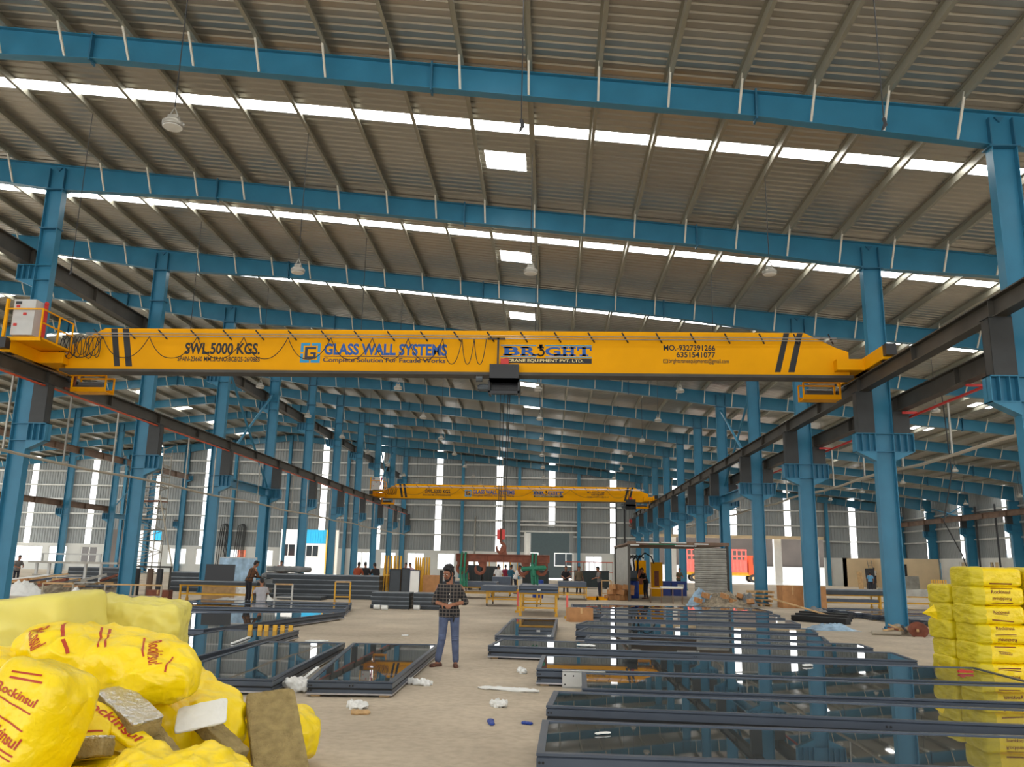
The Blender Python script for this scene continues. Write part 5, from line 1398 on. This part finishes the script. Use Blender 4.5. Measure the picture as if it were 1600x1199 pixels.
# dark bins behind the workers
for i, (a, b, z1) in enumerate(((737, 758, 1.62), (760.5, 785, 1.55), (821, 861, 1.35))):
    x0, x1 = px_x(a, 56), px_x(b, 56)
    o = thing('steel_bin', ['dark green steel bin left behind the spreader beam', 'dark green steel bin behind the worker in white', 'low dark green steel bin behind the green slings'][i], 'bin', ((x0 + x1) / 2, 57, 0))
    w = (x1 - x0) / 2; mb = MB(); mb.bb((-w, -.8, .12), (w, .8, z1)); mb.build('bin_body', NAVY, o)
    mb = MB(); mb.bb((-w - .03, -.83, z1 - .08), (w + .03, .83, z1)); 
    for q in (-.9, -.3, .3, .9): mb.bb((q * w - .03, -.84, .12), (q * w + .03, -.8, z1))
    mb.build('rim', CHAR, o)
    mb = MB()
    for q in (-.8, .8): mb.bb((q * w - .08, -.7, 0), (q * w + .08, .7, .12))
    mb.build('skid', CHAR, o)
o = thing('railing', 'yellow guard railing beyond the dark bins below the hook', 'railing', (px_x(770, 66), 66, 0))
for i in range(9):
    mb = MB(); mb.bar((-2.2 + i * .55, 0, 0), (-2.2 + i * .55, 0, 1.9), .06, .06); mb.build('post', TREST, o)
mb = MB(); mb.bar((-2.2, 0, 1.9), (2.2, 0, 1.9), .06, .06); mb.bar((-2.2, 0, 1.2), (2.2, 0, 1.2), .05, .05); mb.build('rail', TREST, o)
o = thing('railing', 'orange guard railing right of the roller door', 'railing', (px_x(922, 70), 70, 0))
for i in range(9):
    mb = MB(); mb.bar((-1.9 + i * .48, 0, 0), (-1.9 + i * .48, 0, 2.0), .05, .05); mb.build('post', RUST, o)
mb = MB(); mb.bar((-1.95, 0, 2.0), (1.95, 0, 2.0), .07, .07); mb.bar((-1.95, 0, 1.2), (1.95, 0, 1.2), .05, .05); mb.build('rail', REDBUS, o)
o = thing('steel_bin', 'long dark teal bin before the orange railing', 'bin', (px_x(926, 66), 66.5, 0))
mb = MB(); mb.bb((-1.3, -.8, .1), (1.3, .8, 1.35)); mb.build('bin_body', MATS['machine_dark_green'], o)
mb = MB(); mb.bb((-1.34, -.84, 1.27), (1.34, .84, 1.35)); mb.bb((-1.2, -.7, 0), (-1.0, .7, .1)); mb.bb((1.0, -.7, 0), (1.2, .7, .1)); mb.build('rim', CHAR, o)
for x, y, s, lb in ((px_x(787, 50) , 47.9, .3, 'blue plastic drum below the green slings'), (4.72, 47.8, .62, 'tall blue plastic drum at the mouth of the corrugated booth')):
    if 'slings' in lb: x = px_x(845, 45); y = 45
    o = thing('plastic_drum', lb, 'drum', (x, y, 0)); mb = MB(); r = .29; h = .92
    mb.lathe([(r * .92, 0), (r, .04), (r, .3), (r * 1.03, .32), (r, .34), (r, .6), (r * 1.03, .62), (r, .64), (r, .88), (r * .94, h)], (0, 0, 0), 18); mb.build('drum_body', BLUEP, o, True)
    mb = MB(); mb.lathe([(r * .96, h), (r * .9, h + .02)], (0, 0, 0), 18); mb.build('lid', BLUEP, o)
# ------------------------------------------------------------------ corrugated booth with machine
o = thing('corrugated_booth', 'small corrugated sheet booth with open front and striped roof edge', 'booth', (4.1, 43.6, 0))
mb = MB(); corr(mb, 0, 9.0, .05, 2.75, depth=.05, axis='y', pos=0); mb.build('side_wall', GALV, o)
for x, y in ((-.02, 0), (4.95, 0), (-.02, 9.0), (4.95, 9.0)):
    mb = MB(); mb.bb((x - .06, y - .06, 0), (x + .06, y + .06, 2.95)); mb.build('post', DARK, o)
mb = MB(); mb.bb((-.1, -.08, 2.82), (5.05, .02, 2.98)); mb.build('roof_edge', BROWN, o)
mb = MB(); mb.bb((-.1, .03, 2.84), (5.05, 9.1, 2.92)); mb.build('roof_sheet', BROWN, o)
for i, (a, b, z, m) in enumerate(((.35, 1.5, 2.93, LGREY), (1.0, 2.4, 2.86, GREEN), (1.6, 2.9, 2.95, LGREY), (.05, .5, 2.80, LGREY), (2.3, 3.4, 2.80, LGREY), (3.3, 4.0, 2.90, WHITE))):
    mb = MB(); mb.bb((a, -.10, z - .03), (b, -.085, z + .03)); mb.build('edge_strip', m, o)
o = thing('hanging_sheet', 'corrugated metal sheet hanging at the right front of the booth, weathered', 'sheet', (7.35, 43.4, .5))
mb = MB(); n = 11; prof = []
for i in range(n): 
    z = i * .2; prof += [(z, 0), (z + .09, 0), (z + .12, -.06), (z + .17, -.06)]
prof.append((n * .2, 0))
for (za, da), (zb, db) in zip(prof, prof[1:]): mb.add([(0, da, za), (1.6, da, za), (1.6, db, zb), (0, db, zb)], [(0, 1, 2, 3)])
mb.build('sheet', GALV, o); mb = MB(); mb.bb((0, 0.02, 0), (.05, .06, 2.3)); mb.bb((1.55, .02, 0), (1.6, .06, 2.3)); mb.bb((0, .02, -.5), (.06, .08, 0)); mb.bb((1.54, .02, -.5), (1.6, .08, 0)); mb.build('panel_frame', DARK, o)
o = thing('drilling_machine', 'black machine with bent arms inside the corrugated booth', 'machine', (4.75, 49.6, 0))
mb = MB(); mb.bb((-.35, -.4, 0), (.35, .4, 1.1)); mb.build('base', NAVY, o)
for k in range(4):
    mb = MB(); x = -.3 + k * .2; mb.tube([(x, 0, 1.1), (x + .1, -.1, 1.6), (x - .08 + .05 * k, -.2, 2.1), (x + .2, -.2, 2.35), (x + .42, -.25, 2.2)], .05, 7); mb.build('arm', CHAR, o)
mb = MB(); mb.tube([(.3, 0, 1.2), (.45, 0, 2.2), (.8, -.1, 2.5), (1.15, -.2, 2.3), (1.3, -.2, 1.9)], .04, 7); mb.build('hose', ROPE, o)
mb = MB(); mb.bb((-.2, -.5, 1.1), (.3, -.3, 1.5)); mb.build('head', MOTOR, o)
for x, y, h, lb in ((px_x(1024, 52), 52, 2.0, 'tall yellow machine cabinet right of the booth worker'), (px_x(1001, 54), 54.5, 2.1, 'yellow machine cabinet behind the booth machine')):
    o = thing('machine_cabinet', lb, 'machine', (x, y, 0)); mb = MB(); mb.bb((-.32, -.3, 0), (.32, .3, h)); mb.build('cabinet_body', YEL, o)
    mb = MB(); mb.bb((-.18, -.32, h * .3), (.10, -.30, h * .75)); mb.build('cabinet_door', RUST, o)
for i, (px, w) in enumerate(((1033, .42), (1056, .46))):
    Y = 53.5; o = thing('plastic_crate', 'blue plastic crate %s under the columns right of the booth' % ('left one' if i == 0 else 'right one with pale label'), 'crate', (px_x(px, Y), Y, 0))
    mb = MB(); mb.bb((-w, -.4, 0), (w, .4, .85)); mb.build('crate_body', BLUEP, o); mb = MB(); mb.bb((-w - .03, -.43, .78), (w + .03, .43, .88)); mb.build('rim', BLUEP, o)
    if i: mb = MB(); flat_rect(mb, -.1, .3, .5, .7, -.405); mb.build('paper_label', WHITE, o)
o = thing('steel_table', 'table with white rounded sheet on top before the blue crates', 'table', (5.75, 42.4, 0))
for x in (-.78, -.25, .3, .75):
    mb = MB(); mb.bar((x, -.3, 0), (x, -.3, .7), .05, .05); mb.build('leg', BROWN, o)
mb = MB(); mb.bb((-.8, -.35, .68), (.8, .35, .72)); mb.build('table_top', WOOD, o)
mb = MB(); mb.limb((-.2, -.3, .74), (.75, -.3, .74), .06, .06); mb.bb((-.25, -.34, .72), (.8, .34, .79)); mb.build('white_cover', WHITE, o)
# rubbish heaps with boxes
heap('low rubbish heap of mixed packing waste before the right columns', 8.05, 40.3, 1.75, 1.2, .62, CARDPIECE, 9, name='rubbish_heap', cat='rubbish', kind='stuff', n=44)
heap('blue and white plastic sheet thrown over the left of the rubbish heap', 7.1, 40.2, .75, .7, .78, FILM, 12, name='plastic_sheet')
heap('bundle of clear plastic wrap on the right of the rubbish heap', 9.15, 40.0, .5, .5, .62, TARP, 15, name='plastic_wrap')
rg = random.Random(4); rk0 = random.Random(8)
def carton(label, x, y, z, d, rz=0, group=None, m=CARD, tilt=0):
    o = thing('cardboard_box', label, 'box', (x, y, z), rot=(math.radians(tilt), math.radians(tilt * .6), rz), group=group)
    mb = MB(); mb.bb((-d[0] / 2, -d[1] / 2, 0), (d[0] / 2, d[1] / 2, d[2])); mb.build('box_body', m, o)
    mb = MB(); mb.bb((-.03, -d[1] / 2 - .003, d[2] * .6), (.03, d[1] / 2 + .003, d[2] + .003)); mb.build('tape', WOOD, o)
for i in range(7):
    carton('brown carton scrap on the rubbish heap, %s from the left' % ordn(i + 1), 6.75 + i * .4, 39.35 + .25 * (i % 3), .18 + .22 * (i % 2), (.3, .25, .2), rg.uniform(0, 3), 'cartons on the rubbish heap', tilt=15)
for i in range(12):
    k = i % 4; lv = i // 4
    carton('torn brown carton in the heap left of the booth, %s counting from the floor' % ordn(i + 1), 3.1 + k * .32 + .12 * lv + rg.uniform(-.05, .05), 44.6 + .2 * (i % 2), lv * .26 + .01, (.36, .34, .25), rg.uniform(0, 3), 'torn cartons heaped left of the booth', tilt=0 if lv == 0 else 8)
for i, (px, w) in enumerate(((927, .3), (940, .3))):
    mb = MB(); mb.bb((-w, -.2, 0), (w, .2, .04)); mb.bb((-w, -.2, .04), (-w + .03, .2, .16)); mb.bb((w - .03, -.2, .04), (w, .2, .16)); mb.bb((-w, .17, .04), (w, .2, .16)); mb.bb((-w, -.2, .04), (w, -.17, .10))
    tag(mb.build('plastic_tray', YEL, loc=(px_x(px, 45), 44.5, 0)), 'yellow tray on the floor left of the cartons, %s one' % ('left' if i == 0 else 'right'), 'tray')
carton('open brown cardboard box on the floor left of the right panel rows', .98, 27.2, 0, (.75, .5, .42), .2, m=CARD)
carton('big brown carton standing behind the second right column', 11.15, 40.2, 0, (.95, .8, 1.0), .05)
carton('second big brown carton half hidden by the second right column', 12.1, 39.6, 0, (.8, .8, 1.0), -.05)
for i in range(4):
    mb = MB()
    for yy in (-.4, 0, .4): mb.bb((-.5, yy - .06, .09), (.5, yy + .06, .115))
    for xx in (-.45, 0, .45): mb.bb((xx - .05, -.46, 0), (xx + .05, .46, .09))
    tag(mb.build('timber_pallet', WOOD, loc=(10.0 + .03 * i, 41.4, i * .2), rot=(0, 0, .05 * i)), 'yellowish timber pallet, %s from the floor left of the big cartons' % ordn(i + 1), 'pallet', 'timber pallets')
# rolling tables at the right
table('long yellow table at right between the second and first columns, dark beam on top', 12.5, 15.3, 40.2, 41.4, .64, casters=False)
plain_panel('long dark beam on the yellow table between the right columns', 12.2, 15.6, 40.0, 41.2, .64, .24, 'beams on tables', PANELD)
table('long yellow table at right with pale sheets on top', 15.7, 19.5, 40.6, 41.8, .62, casters=False)
plain_panel('pale grey sheet stack on the right long yellow table', 15.75, 19.4, 40.5, 41.8, .62, .3, 'beams on tables', GALV)
plain_panel('dark plank on the lower frame of the right long yellow table', 12.4, 15.2, 40.3, 41.2, .31, .12, 'beams on tables', PANELF)
for i in range(7):
    facade_panel('grey facade panel lying right of the first column, %s from the front' % ordn(i + 1), rect(12.0 - .15 * i, 27.6 + i * 1.25, 6.5, 1.1, -4), h=.17, group='floor panels beyond the first column', lip=PANELF)
for i in range(3):
    plain_panel('black steel channel on the floor left of the first right column, %s from the front' % ordn(i + 1), 8.1 + .6 * i, 10.1 + .6 * i, 29.2 + 1.6 * i, 29.5 + 1.6 * i, 0, .2, 'black channels on the floor', GASKET, rotz=-48)
# debris by the first right column
heap('heap of timber offcuts and rags at the foot of the first right column', 10.05, 24.9, .85, .5, .22, CARDPIECE, 21, name='rubbish_heap', cat='rubbish', kind='stuff', n=34)
heap('crumpled white and blue plastic sheet on the floor left of the first column', 8.35, 26.0, .75, .5, .22, FILM, 24, name='plastic_sheet')
o = thing('rubber_basin', 'tilted reddish brown basin at the foot of the first right column', 'basin', (10.12, 24.2, .06), rot=(math.radians(50), math.radians(-20), 0))
mb = MB(); mb.lathe([(.16, 0), (.25, .18), (.26, .2), (.235, .18), (.15, .03)], (0, 0, 0), 18); mb.build('basin_body', RUST, o, True)
mb = MB(); mb.tube([(0, 0, 0.06), (.75, -.1, .06)], .06, 10); tag(mb.build('cardboard_tube', PIPE, loc=(8.95, 24.4, 0)), 'pale cardboard tube on the floor before the first right column', 'tube')
mb = MB(); mb.bar((0, 0, .62), (1.9, -1.6, .04), .09, .05); tag(mb.build('timber_plank', WOOD, loc=(8.6, 33.5, 0)), 'long timber plank slanting to the floor by the second right column', 'plank')
heap('tangle of straps and rope at the foot of the second right column', 10.3, 33.6, .7, .5, .3, TARP, 27, name='strap_tangle')
mb = MB(); mb.tube([(0, 0, 8.0), (.1, 0, 5), (-.3, 0, 3.4), (.2, 0, 2.3), (.5, -.1, .9), (.45, -.2, .1), (.7, -.4, .03)], .02, 6); tag(mb.build('hanging_cable', ROPE, loc=(13.4, 28.6, 0)), 'black cable hanging in a loose curve left of the bale stack', 'cable')
for i in range(9):
    a = rk0.uniform(0, 3); L_ = rk0.uniform(.3, .7); x = 9.45 + i * .12; y = 24.35 + .12 * (i % 3)
    mb = MB(); mb.bar((-L_ / 2 * math.cos(a), -L_ / 2 * math.sin(a), .12), (L_ / 2 * math.cos(a), L_ / 2 * math.sin(a), .12 + rk0.uniform(0, .2)), .06, .04)
    tag(mb.build('timber_offcut', [WOOD, RUST, WOOD, CHAR][i % 4], loc=(x, y, .03)), 'small offcut at the foot of the first right column, %s from the left' % ordn(i + 1), 'offcut', 'offcuts at the first right column')
# cabinets, frames near the partition
o = thing('stacking_frames', 'orange yellow stacked trestle frames beside the bale stack', 'frames', (px_x(1441, 46), 46, 0))
for i in range(7):
    mb = MB(); x = -.36 + i * .12; mb.bar((x, 0, 0), (x, 0, 1.35), .06, .06); mb.build('upright', TREST, o)
mb = MB(); mb.bar((-.42, 0, .6), (.42, 0, .6), .05, .05); mb.bar((-.42, 0, .12), (.42, 0, .12), .05, .05); mb.build('cross_rail', TREST, o)
lean_panel('dark board leaning before the cream partition', 31.4, 32.3, 86, 0, 2.0, CHAR, 8)
lean_panel('grey corrugated stack standing before the cream partition', 33.0, 36.0, 85, 0, 1.3, GALV, 4, th=.5)
lean_panel('thin timber board leaning beside the black doorway', 30.6, 31.1, 86, 0, 1.7, WOOD, 12)
# ------------------------------------------------------------------ left clutter
o = thing('pipe_rack', 'long grey pipe rack table at left beyond the yellow blocks', 'rack', (px_x(50, 42), 42, 0))
L = px_x(192, 42) - px_x(50, 42)
for x in (.35, 1.0, L - 1.7, L - .9):
    mb = MB(); mb.bar((x, 0, 0), (x, 0, 1.32), .12, .1); mb.build('leg', LGREY, o)
mb = MB(); mb.bb((0, -.2, 1.32), (L, .2, 1.42)); mb.build('top_beam', GALV, o)
mb = MB(); mb.bb((.2, -.06, .7), (L * .6, .06, .78)); mb.bb((.4, -.06, .25), (L - .4, .06, .31)); mb.build('lower_beam', GALV, o)
mb = MB(); mb.bb((.4, .25, 1.75), (L * .75, .3, 1.82)); mb.bb((.4, .2, 1.42), (.46, .3, 1.82)); mb.bb((L * .74, .2, 1.42), (L * .76, .3, 1.82)); mb.build('back_rail', LGREY, o)
for i, px in enumerate((222.5, 243.5, 258.5)):
    x = px_x(px, 36)
    mb = MB(); mb.lathe([(.13, 0), (.13, 1.22), (.06, 1.24)], (0, 0, 0), 14)
    tag(mb.build('gas_cylinder', BROWN if i == 1 else CHAR, loc=(x, 36, 0), smooth=False), 'upright %s cylinder, %s of three under the bar behind the yellow blocks' % ('brown' if i == 1 else 'dark', ['left', 'middle', 'right'][i]), 'cylinder')
mb = MB(); mb.bb((-1.1, -.05, 1.26), (.9, .05, 1.34)); mb.bb((-1.05, -.04, 0), (-.98, .04, 1.26)); mb.bb((.82, -.04, 0), (.88, .04, 1.26)); tag(mb.build('cylinder_bar', DARK, loc=(px_x(243, 36.2), 36.3, 0)), 'dark cross bar stand behind the three upright cylinders', 'stand')
heap('cluttered heap of timber and packing under the pipe rack', px_x(120, 38), 38.2, 3.2, .9, .55, CARDPIECE, 33, name='rubbish_heap', cat='rubbish', kind='stuff', n=44)
heap('heap of white wrapping left of the pipe rack', px_x(45, 36), 36.0, 1.0, .7, .6, WHITE, 35)
carton('white cardboard box behind the left yellow block', px_x(140, 30), 30, 0, (.7, .5, .42), .2, m=WHITE)
carton('brown carton left under the pipe rack', px_x(60, 40), 40, 0, (.9, .5, .6), 0)
carton('orange brown crate at left beside the cylinders', px_x(268, 35), 34.6, 0, (.9, .5, .4), .1, m=RUST)
rk = random.Random(11)
for i in range(16):
    px = 24 + i * 11.5 + rk.uniform(-3, 3); Y = 37.2 + rk.uniform(0, 1.6); L_ = rk.uniform(.7, 1.5)
    m_ = [WOOD, CARD, WHITE, GALV, PANELF, WOOD, RUST, TARP][i % 8]
    nm = ['timber', 'cardboard', 'white', 'silver', 'dark grey', 'timber', 'rusty', 'grey'][i % 8]
    mb = MB(); mb.bar((-L_ / 2, 0, .0), (L_ / 2, rk.uniform(-.5, .5), rk.uniform(.0, .35)), rk.uniform(.12, .4), rk.uniform(.05, .12))
    tag(mb.build('offcut_board', m_, loc=(px_x(px, Y), Y, .38 + .12 * (i % 3))), '%s offcut board on the left clutter heap, %s from the left' % (nm, ordn(i + 1)), 'board', 'offcut boards on the left clutter heap')
for i in range(3):
    plain_panel('dark panel, %s from the floor in the stack under the pipe rack' % ordn(i + 1), px_x(95, 44), px_x(180, 44), 44, 45, i * .2, .19, 'dark panels under the pipe rack')
heap('white crumpled sheet beside the cylinders at left', px_x(168, 35), 33.4, .7, .5, .45, WHITE, 41)
for i in range(3):
    frame_trestle('low pale pipe frame at left behind the yellow blocks, %s from the left' % ordn(i + 1), px_x((90, 190, 232)[i], 33), 33.4, 1.2, .5, .62, PIPE, 3)
# grey bundles on the stack
for i in range(4):
    me, b = soft_block((2.4, .7, .28), 80 + i, n=16, sq=5, wr=.03, ws=3); me.materials.append(TARP)
    o = link('wrapped_bundle', me, None, (px_x(440 + 6 * i, 46), 46 + .1 * i, .16 + i * .34 + .02)); tag(o, 'grey wrapped bundle of profiles, %s from the floor, left of the yellow clad window' % ordn(i + 1), 'bundle', 'grey wrapped bundles')
# scaffold tower
o = thing('scaffold_tower', 'tall pipe scaffold tower in front of the far wall at left', 'scaffold', (-30.2, 62, 0))
P4 = [(-1.1, -.7), (1.1, -.7), (1.1, .7), (-1.1, .7)]
for x, y in P4:
    mb = MB(); mb.tube([(x, y, 0), (x, y, 9.8)], .045, 6); mb.build('standard', GALV, o)
for lv in range(12):
    z = .5 + lv * .8; mb = MB()
    for a in range(4):
        p, q = P4[a], P4[(a + 1) % 4]; mb.tube([(*p, z), (*q, z)], .035, 6)
    mb.build('ledger', GALV, o)
    mb = MB(); s = 1 if lv % 2 else -1
    mb.tube([(-1.1 * s, -.72, z), (1.1 * s, -.72, z + .8)], .03, 6); mb.tube([(-1.1 * s, .72, z), (1.1 * s, .72, z + .8)], .03, 6); mb.build('diagonal_brace', GALV, o)
mb = MB(); mb.bb((-1.15, -.75, 5.8), (1.15, .75, 5.86)); mb.build('deck', RUST, o)
mb = MB(); mb.tube([(0, 0, 6.2), (2.4, -1.4, 0.05)], .05, 6); tag(mb.build('stay_pole', PIPE, loc=(-29.0, 61.2, 0)), 'long pale stay pole leaning right of the scaffold tower', 'pole')
# loops of cable on the far wall
for i, x in enumerate((-39.5, -37.4)):
    mb = MB()
    for q in range(3): mb.tube([(q * .25 - .3, 0, .03), (q * .25 - .2, 0, 3.5), (q * .22, 0, 5.6 + .1 * q), (.5 + q * .1, 0, 5.8), (.7 + q * .14, 0, 5.4), (.55 + q * .15, 0, 2.5), (.5 + q * .2, 0, .7)], .05, 5)
    tag(mb.build('cable_bundle', ROPE, loc=(x, YW - .35, 0)), 'black cable bundle hanging on the far wall, %s one' % ('left' if i == 0 else 'right'), 'cable')
# ------------------------------------------------------------------ litter on the floor
def scrap(label, x, y, w, d, h, m, seed, z=0.0, name='paper_scrap', cat='scrap'):
    me, b = soft_block((w, d, h), seed, n=14, sq=2.6, wr=min(.03, h * .5), ws=14); me.materials.append(m)
    return tag(link(name, me, None, (x, y, z + h / 2 + .004), (0, 0, seed)), label, cat)
scrap('white foam scraps beside the right edge of the lengthwise panel', -1.88, 12.6, .2, .5, .05, WHITE, 1)
scrap('second white foam scrap at the near corner of the lengthwise panel', -2.28, 10.5, .3, .2, .05, WHITE, 2)
scrap('beige paper scrap on the floor before the lengthwise panels', -2.15, 10.1, .2, .16, .03, WOOD, 3)
scrap('white foam heap between the two lengthwise panels', -3.35, 11.7, .3, .5, .14, WHITE, 4)
scrap('white plastic scrap at the left end of the right panels', -.42, 14.2, .34, .14, .05, WHITE, 5)
scrap('long white plastic strip on the floor by the silver channel', -.55, 12.2, .9, .12, .03, WHITE, 6)
scrap('small white wad beside the blue string on the floor', -.6, 10.85, .16, .2, .06, WHITE, 7)
scrap('blue plastic string on the floor left of the front panel', -.62, 9.75, .3, .06, .02, BLUEP, 8)
scrap('short blue plastic bit at the corner of the second front panel', -.22, 9.75, .12, .06, .02, BLUEP, 9)
scrap('paper scrap in the middle of the floor before the trestles', -5.0, 18.6, .5, .3, .02, WHITE, 10)
scrap('small pale scrap on the open floor left of the standing man', -3.4, 20.5, .25, .15, .02, WHITE, 11)
scrap('pale scrap on the floor near the yellow frame trestle', -6.9, 24.5, .4, .3, .02, WHITE, 12)
scrap('white scrap lying on the dark glass of the front panel', .5, 8.05, .16, .05, .01, WHITE, 13, z=.235)
scrap('torn white tape on the glass of the panel reaching farthest left', .72, 16.4, .12, .35, .02, WHITE, 14, z=.24)
scrap('white tag on the dark glass behind the third panel', 4.1, 14.0, .12, .2, .02, WHITE, 15, z=.235)
for i, (px, py) in enumerate(((-6.25, 31.2), (-5.93, 31.0), (-4.85, 31.6))):
    o = thing('paint_can', 'small white can lying before the short panel stacks, %s from the left' % ordn(i + 1), 'can', (px, py, .09))
    mb = MB(); mb.tube([(-.11, 0, 0), (.11, 0, 0)], .085, 12); mb.build('can_body', WHITE, o); mb = MB(); mb.tube([(-.125, 0, 0), (-.11, 0, 0)], .088, 12); mb.build('lid', SILVER, o)
mb = MB(); mb.bar((0, 0, .03), (.05, 1.1, .18), .05, .03); tag(mb.build('foam_strip', WHITE, loc=(-3.42, 11.6, 0)), 'long white foam strip between the two lengthwise panels', 'strip')
mb = MB(); mb.bar((0, 0, .0), (-.15, 1.3, .0), .06, .02); tag(mb.build('foam_strip', WHITE, loc=(-5.75, 15.6, .21)), 'white foam strip hanging over the edge of the long left panel', 'strip')
# ------------------------------------------------------------------ outside
g = MB(); g.add([(-140, YW + .3, -.05), (140, YW + .3, -.05), (140, 240, -.05), (-140, 240, -.05)], [(0, 1, 2, 3)])
g.add([(XS + .2, -26, -.05), (140, -26, -.05), (140, YW + .3, -.05), (XS + .2, YW + .3, -.05)], [(0, 1, 2, 3)])
g.add([(-200, -26, -.05), (-75, -26, -.05), (-75, YW + .3, -.05), (-200, YW + .3, -.05)], [(0, 1, 2, 3)])
tag(g.build('outdoor_ground', OUTG), kind='structure')
def building(label, x0, x1, y0, y1, h, m, wins=(), band=None):
    o = thing('outside_building', label, 'building', ((x0 + x1) / 2, (y0 + y1) / 2, -.05)); w, d = (x1 - x0) / 2, (y1 - y0) / 2
    mb = MB(); mb.bb((-w, -d, 0), (w, d, h)); mb.build('walls', m, o)
    mb = MB(); mb.prism([(-w - .3, h), (w + .3, h), (w + .3, h + .15), (0, h + 1.2), (-w - .3, h + .15)], 'y', -d - .3, d + .3); mb.build('roof', m, o)
    for a, b, c, e in wins:
        mb = MB(); mb.bb((a, -d - .06, c), (b, -d + .02, e)); wn_ = mb.build('window', OUTW, o)
        mb = MB(); mb.bb((a + .1, -d - .08, c + .1), ((a + b) / 2 - .05, -d - .05, e - .1)); mb.bb(((a + b) / 2 + .05, -d - .08, c + .1), (b - .1, -d - .05, e - .1)); mb.build('pane', DARKGL, wn_)
    if band:
        a, b, c, e, bm_ = band; mb = MB()
        n = int((b - a) / .35)
        for i in range(n): mb.bb((a + i * .35, -d - .07, c), (a + i * .35 + .30, -d + .02, e))
        mb.bb((a, -d - .045, c), (b, -d + .02, e)); mb.build('cladding', bm_, o)
building('white house with cyan cladding and windows seen through the left opening', -38.0, -26.2, 114, 122, 7.2, OUTW, ((-4.3, -2.3, 2.2, 3.9), (-.9, .9, 2.2, 3.8)), (-1.0, 1.8, 4.0, 6.2, CYAN))
mb = MB(); mb.bb((0, 0, -.05), (1.2, .3, 6)); tag(mb.build('cladding_panel', TREST, loc=(-30.1, 113.3, 0)), 'yellow clad strip right of the cyan cladding outside the left opening', 'panel')
building('brown shed seen through the doorway at far left', -66.0, -58.4, 114, 120, 6.5, OUTD)
building('pale house with cyan cladding behind the scaffold tower', -58.2, -50.0, 114, 118, 7.0, OUTW, (), (-.2, 3.9, 4.0, 6.6, CYAN))
building('dark blue grey shed seen through the middle roller door', -5.5, 5.0, 118, 130, 8.0, NAVY, ((1.0, 4.2, 1.6, 3.4), (-4.2, -1.2, 1.6, 3.4)))
building('long dark brown open shed beyond the wide right opening', 14.0, 60.0, 128, 150, 9.0, OUTD)
mb = MB(); mb.bb((15, 127.2, -.05), (60, 127.5, 2.1)); tag(mb.build('compound_wall', LGREY), 'low pale compound wall before the dark shed', 'wall')
for i, (x, y) in enumerate(((47.0, 62), (46.5, 71), (46.5, 75), (47.5, 66))):
    o = thing('garden_shrub', 'green shrub outside the right wall windows, %s from the camera' % ordn(i + 1), 'shrub', (x, y, -.05))
    rr = random.Random(i); mb = MB()
    for q in range(260):
        a = rr.uniform(0, 2 * PI); zz = rr.uniform(.3, 4.2); r = rr.uniform(.2, 1.5) * (1.1 - zz / 6); p = Vector((r * math.cos(a), r * math.sin(a), zz)); d1 = Vector((rr.uniform(-1, 1), rr.uniform(-1, 1), rr.uniform(-1, 1))) * .25; d2 = Vector((rr.uniform(-1, 1), rr.uniform(-1, 1), rr.uniform(-1, 1))) * .2
        mb.add([p, p + d1, p + d1 + d2, p + d2], [(0, 1, 2, 3)])
    mb.build('foliage', LEAF, o); mb = MB(); mb.tube([(0, 0, 0), (0, 0, 3.2)], [.1, .04], 6); mb.build('stem', WOOD, o)
for y, lb in ((81, 'nearer'), (86.4, 'farther')):
    mb = MB(); mb.bb((0, -1.6, -.05), (.3, 1.6, 4)); tag(mb.build('cladding_panel', CYAN, loc=(45.5, y, 0)), 'cyan clad panel outside the right wall windows, %s one' % lb, 'panel')
for x, lb in ((-41.6, 'left'), (-37.4, 'right')):
    mb = MB(); mb.bb((-1.3, 0, -.05), (1.3, .3, 3.2)); tag(mb.build('tarpaulin_screen', ORANGE, loc=(x, 104, 0)), 'orange tarpaulin outside the left windows, %s one' % lb, 'tarpaulin')
# lorry
o = thing('lorry', 'faded red open lorry parked outside the right opening, cab to the right', 'lorry', (24.0, 116, -.05))
mb = MB(); mb.bb((-6.2, -1.2, 1.25), (2.4, 1.2, 2.9)); mb.build('cargo_bed', TRUCKR, o)
for i in range(15):
    mb = MB(); x = -6.1 + i * .6; mb.bb((x - .08, -1.24, 2.9), (x + .08, -1.16, 4.3)); mb.build('stake', TRUCKR, o)
for z in (3.4, 4.2): mb = MB(); mb.bb((-6.2, -1.26, z - .1), (2.4, -1.18, z + .1)); mb.build('stake_rail', TRUCKR, o)
mb = MB(); 
for i in range(18): mb.bb((-6.1 + i * .47, -1.25, 1.4), (-5.85 + i * .47, -1.2, 2.8))
mb.build('side_board', TRUCKR, o)
cb = MB(); cb.prism([(2.6, 1.0), (4.6, 1.0), (4.7, 2.2), (4.3, 3.5), (2.6, 3.5)], 'y', -1.15, 1.15); cab = cb.build('cab', REDBUS, o)
mb = MB(); mb.prism([(3.2, 2.3), (4.4, 2.3), (4.15, 3.2), (3.2, 3.2)], 'y', -1.18, -1.14); mb.build('cab_window', DARKGL, cab)
mb = MB(); mb.bb((-6.2, -1.0, .85), (4.5, 1.0, 1.25)); mb.build('chassis', TREST, o)
for x in (-4.6, -3.3, 3.2):
    for y in (-1.05, 1.05):
        mb = MB(); mb.tube([(x, y - .16, .52), (x, y + .16, .52)], .52, 18); w_ = mb.build('wheel', CHAR, o)
        mb = MB(); mb.tube([(x, y - .19, .52), (x, y + .19, .52)], .24, 12); mb.build('hub', WOOD, w_)
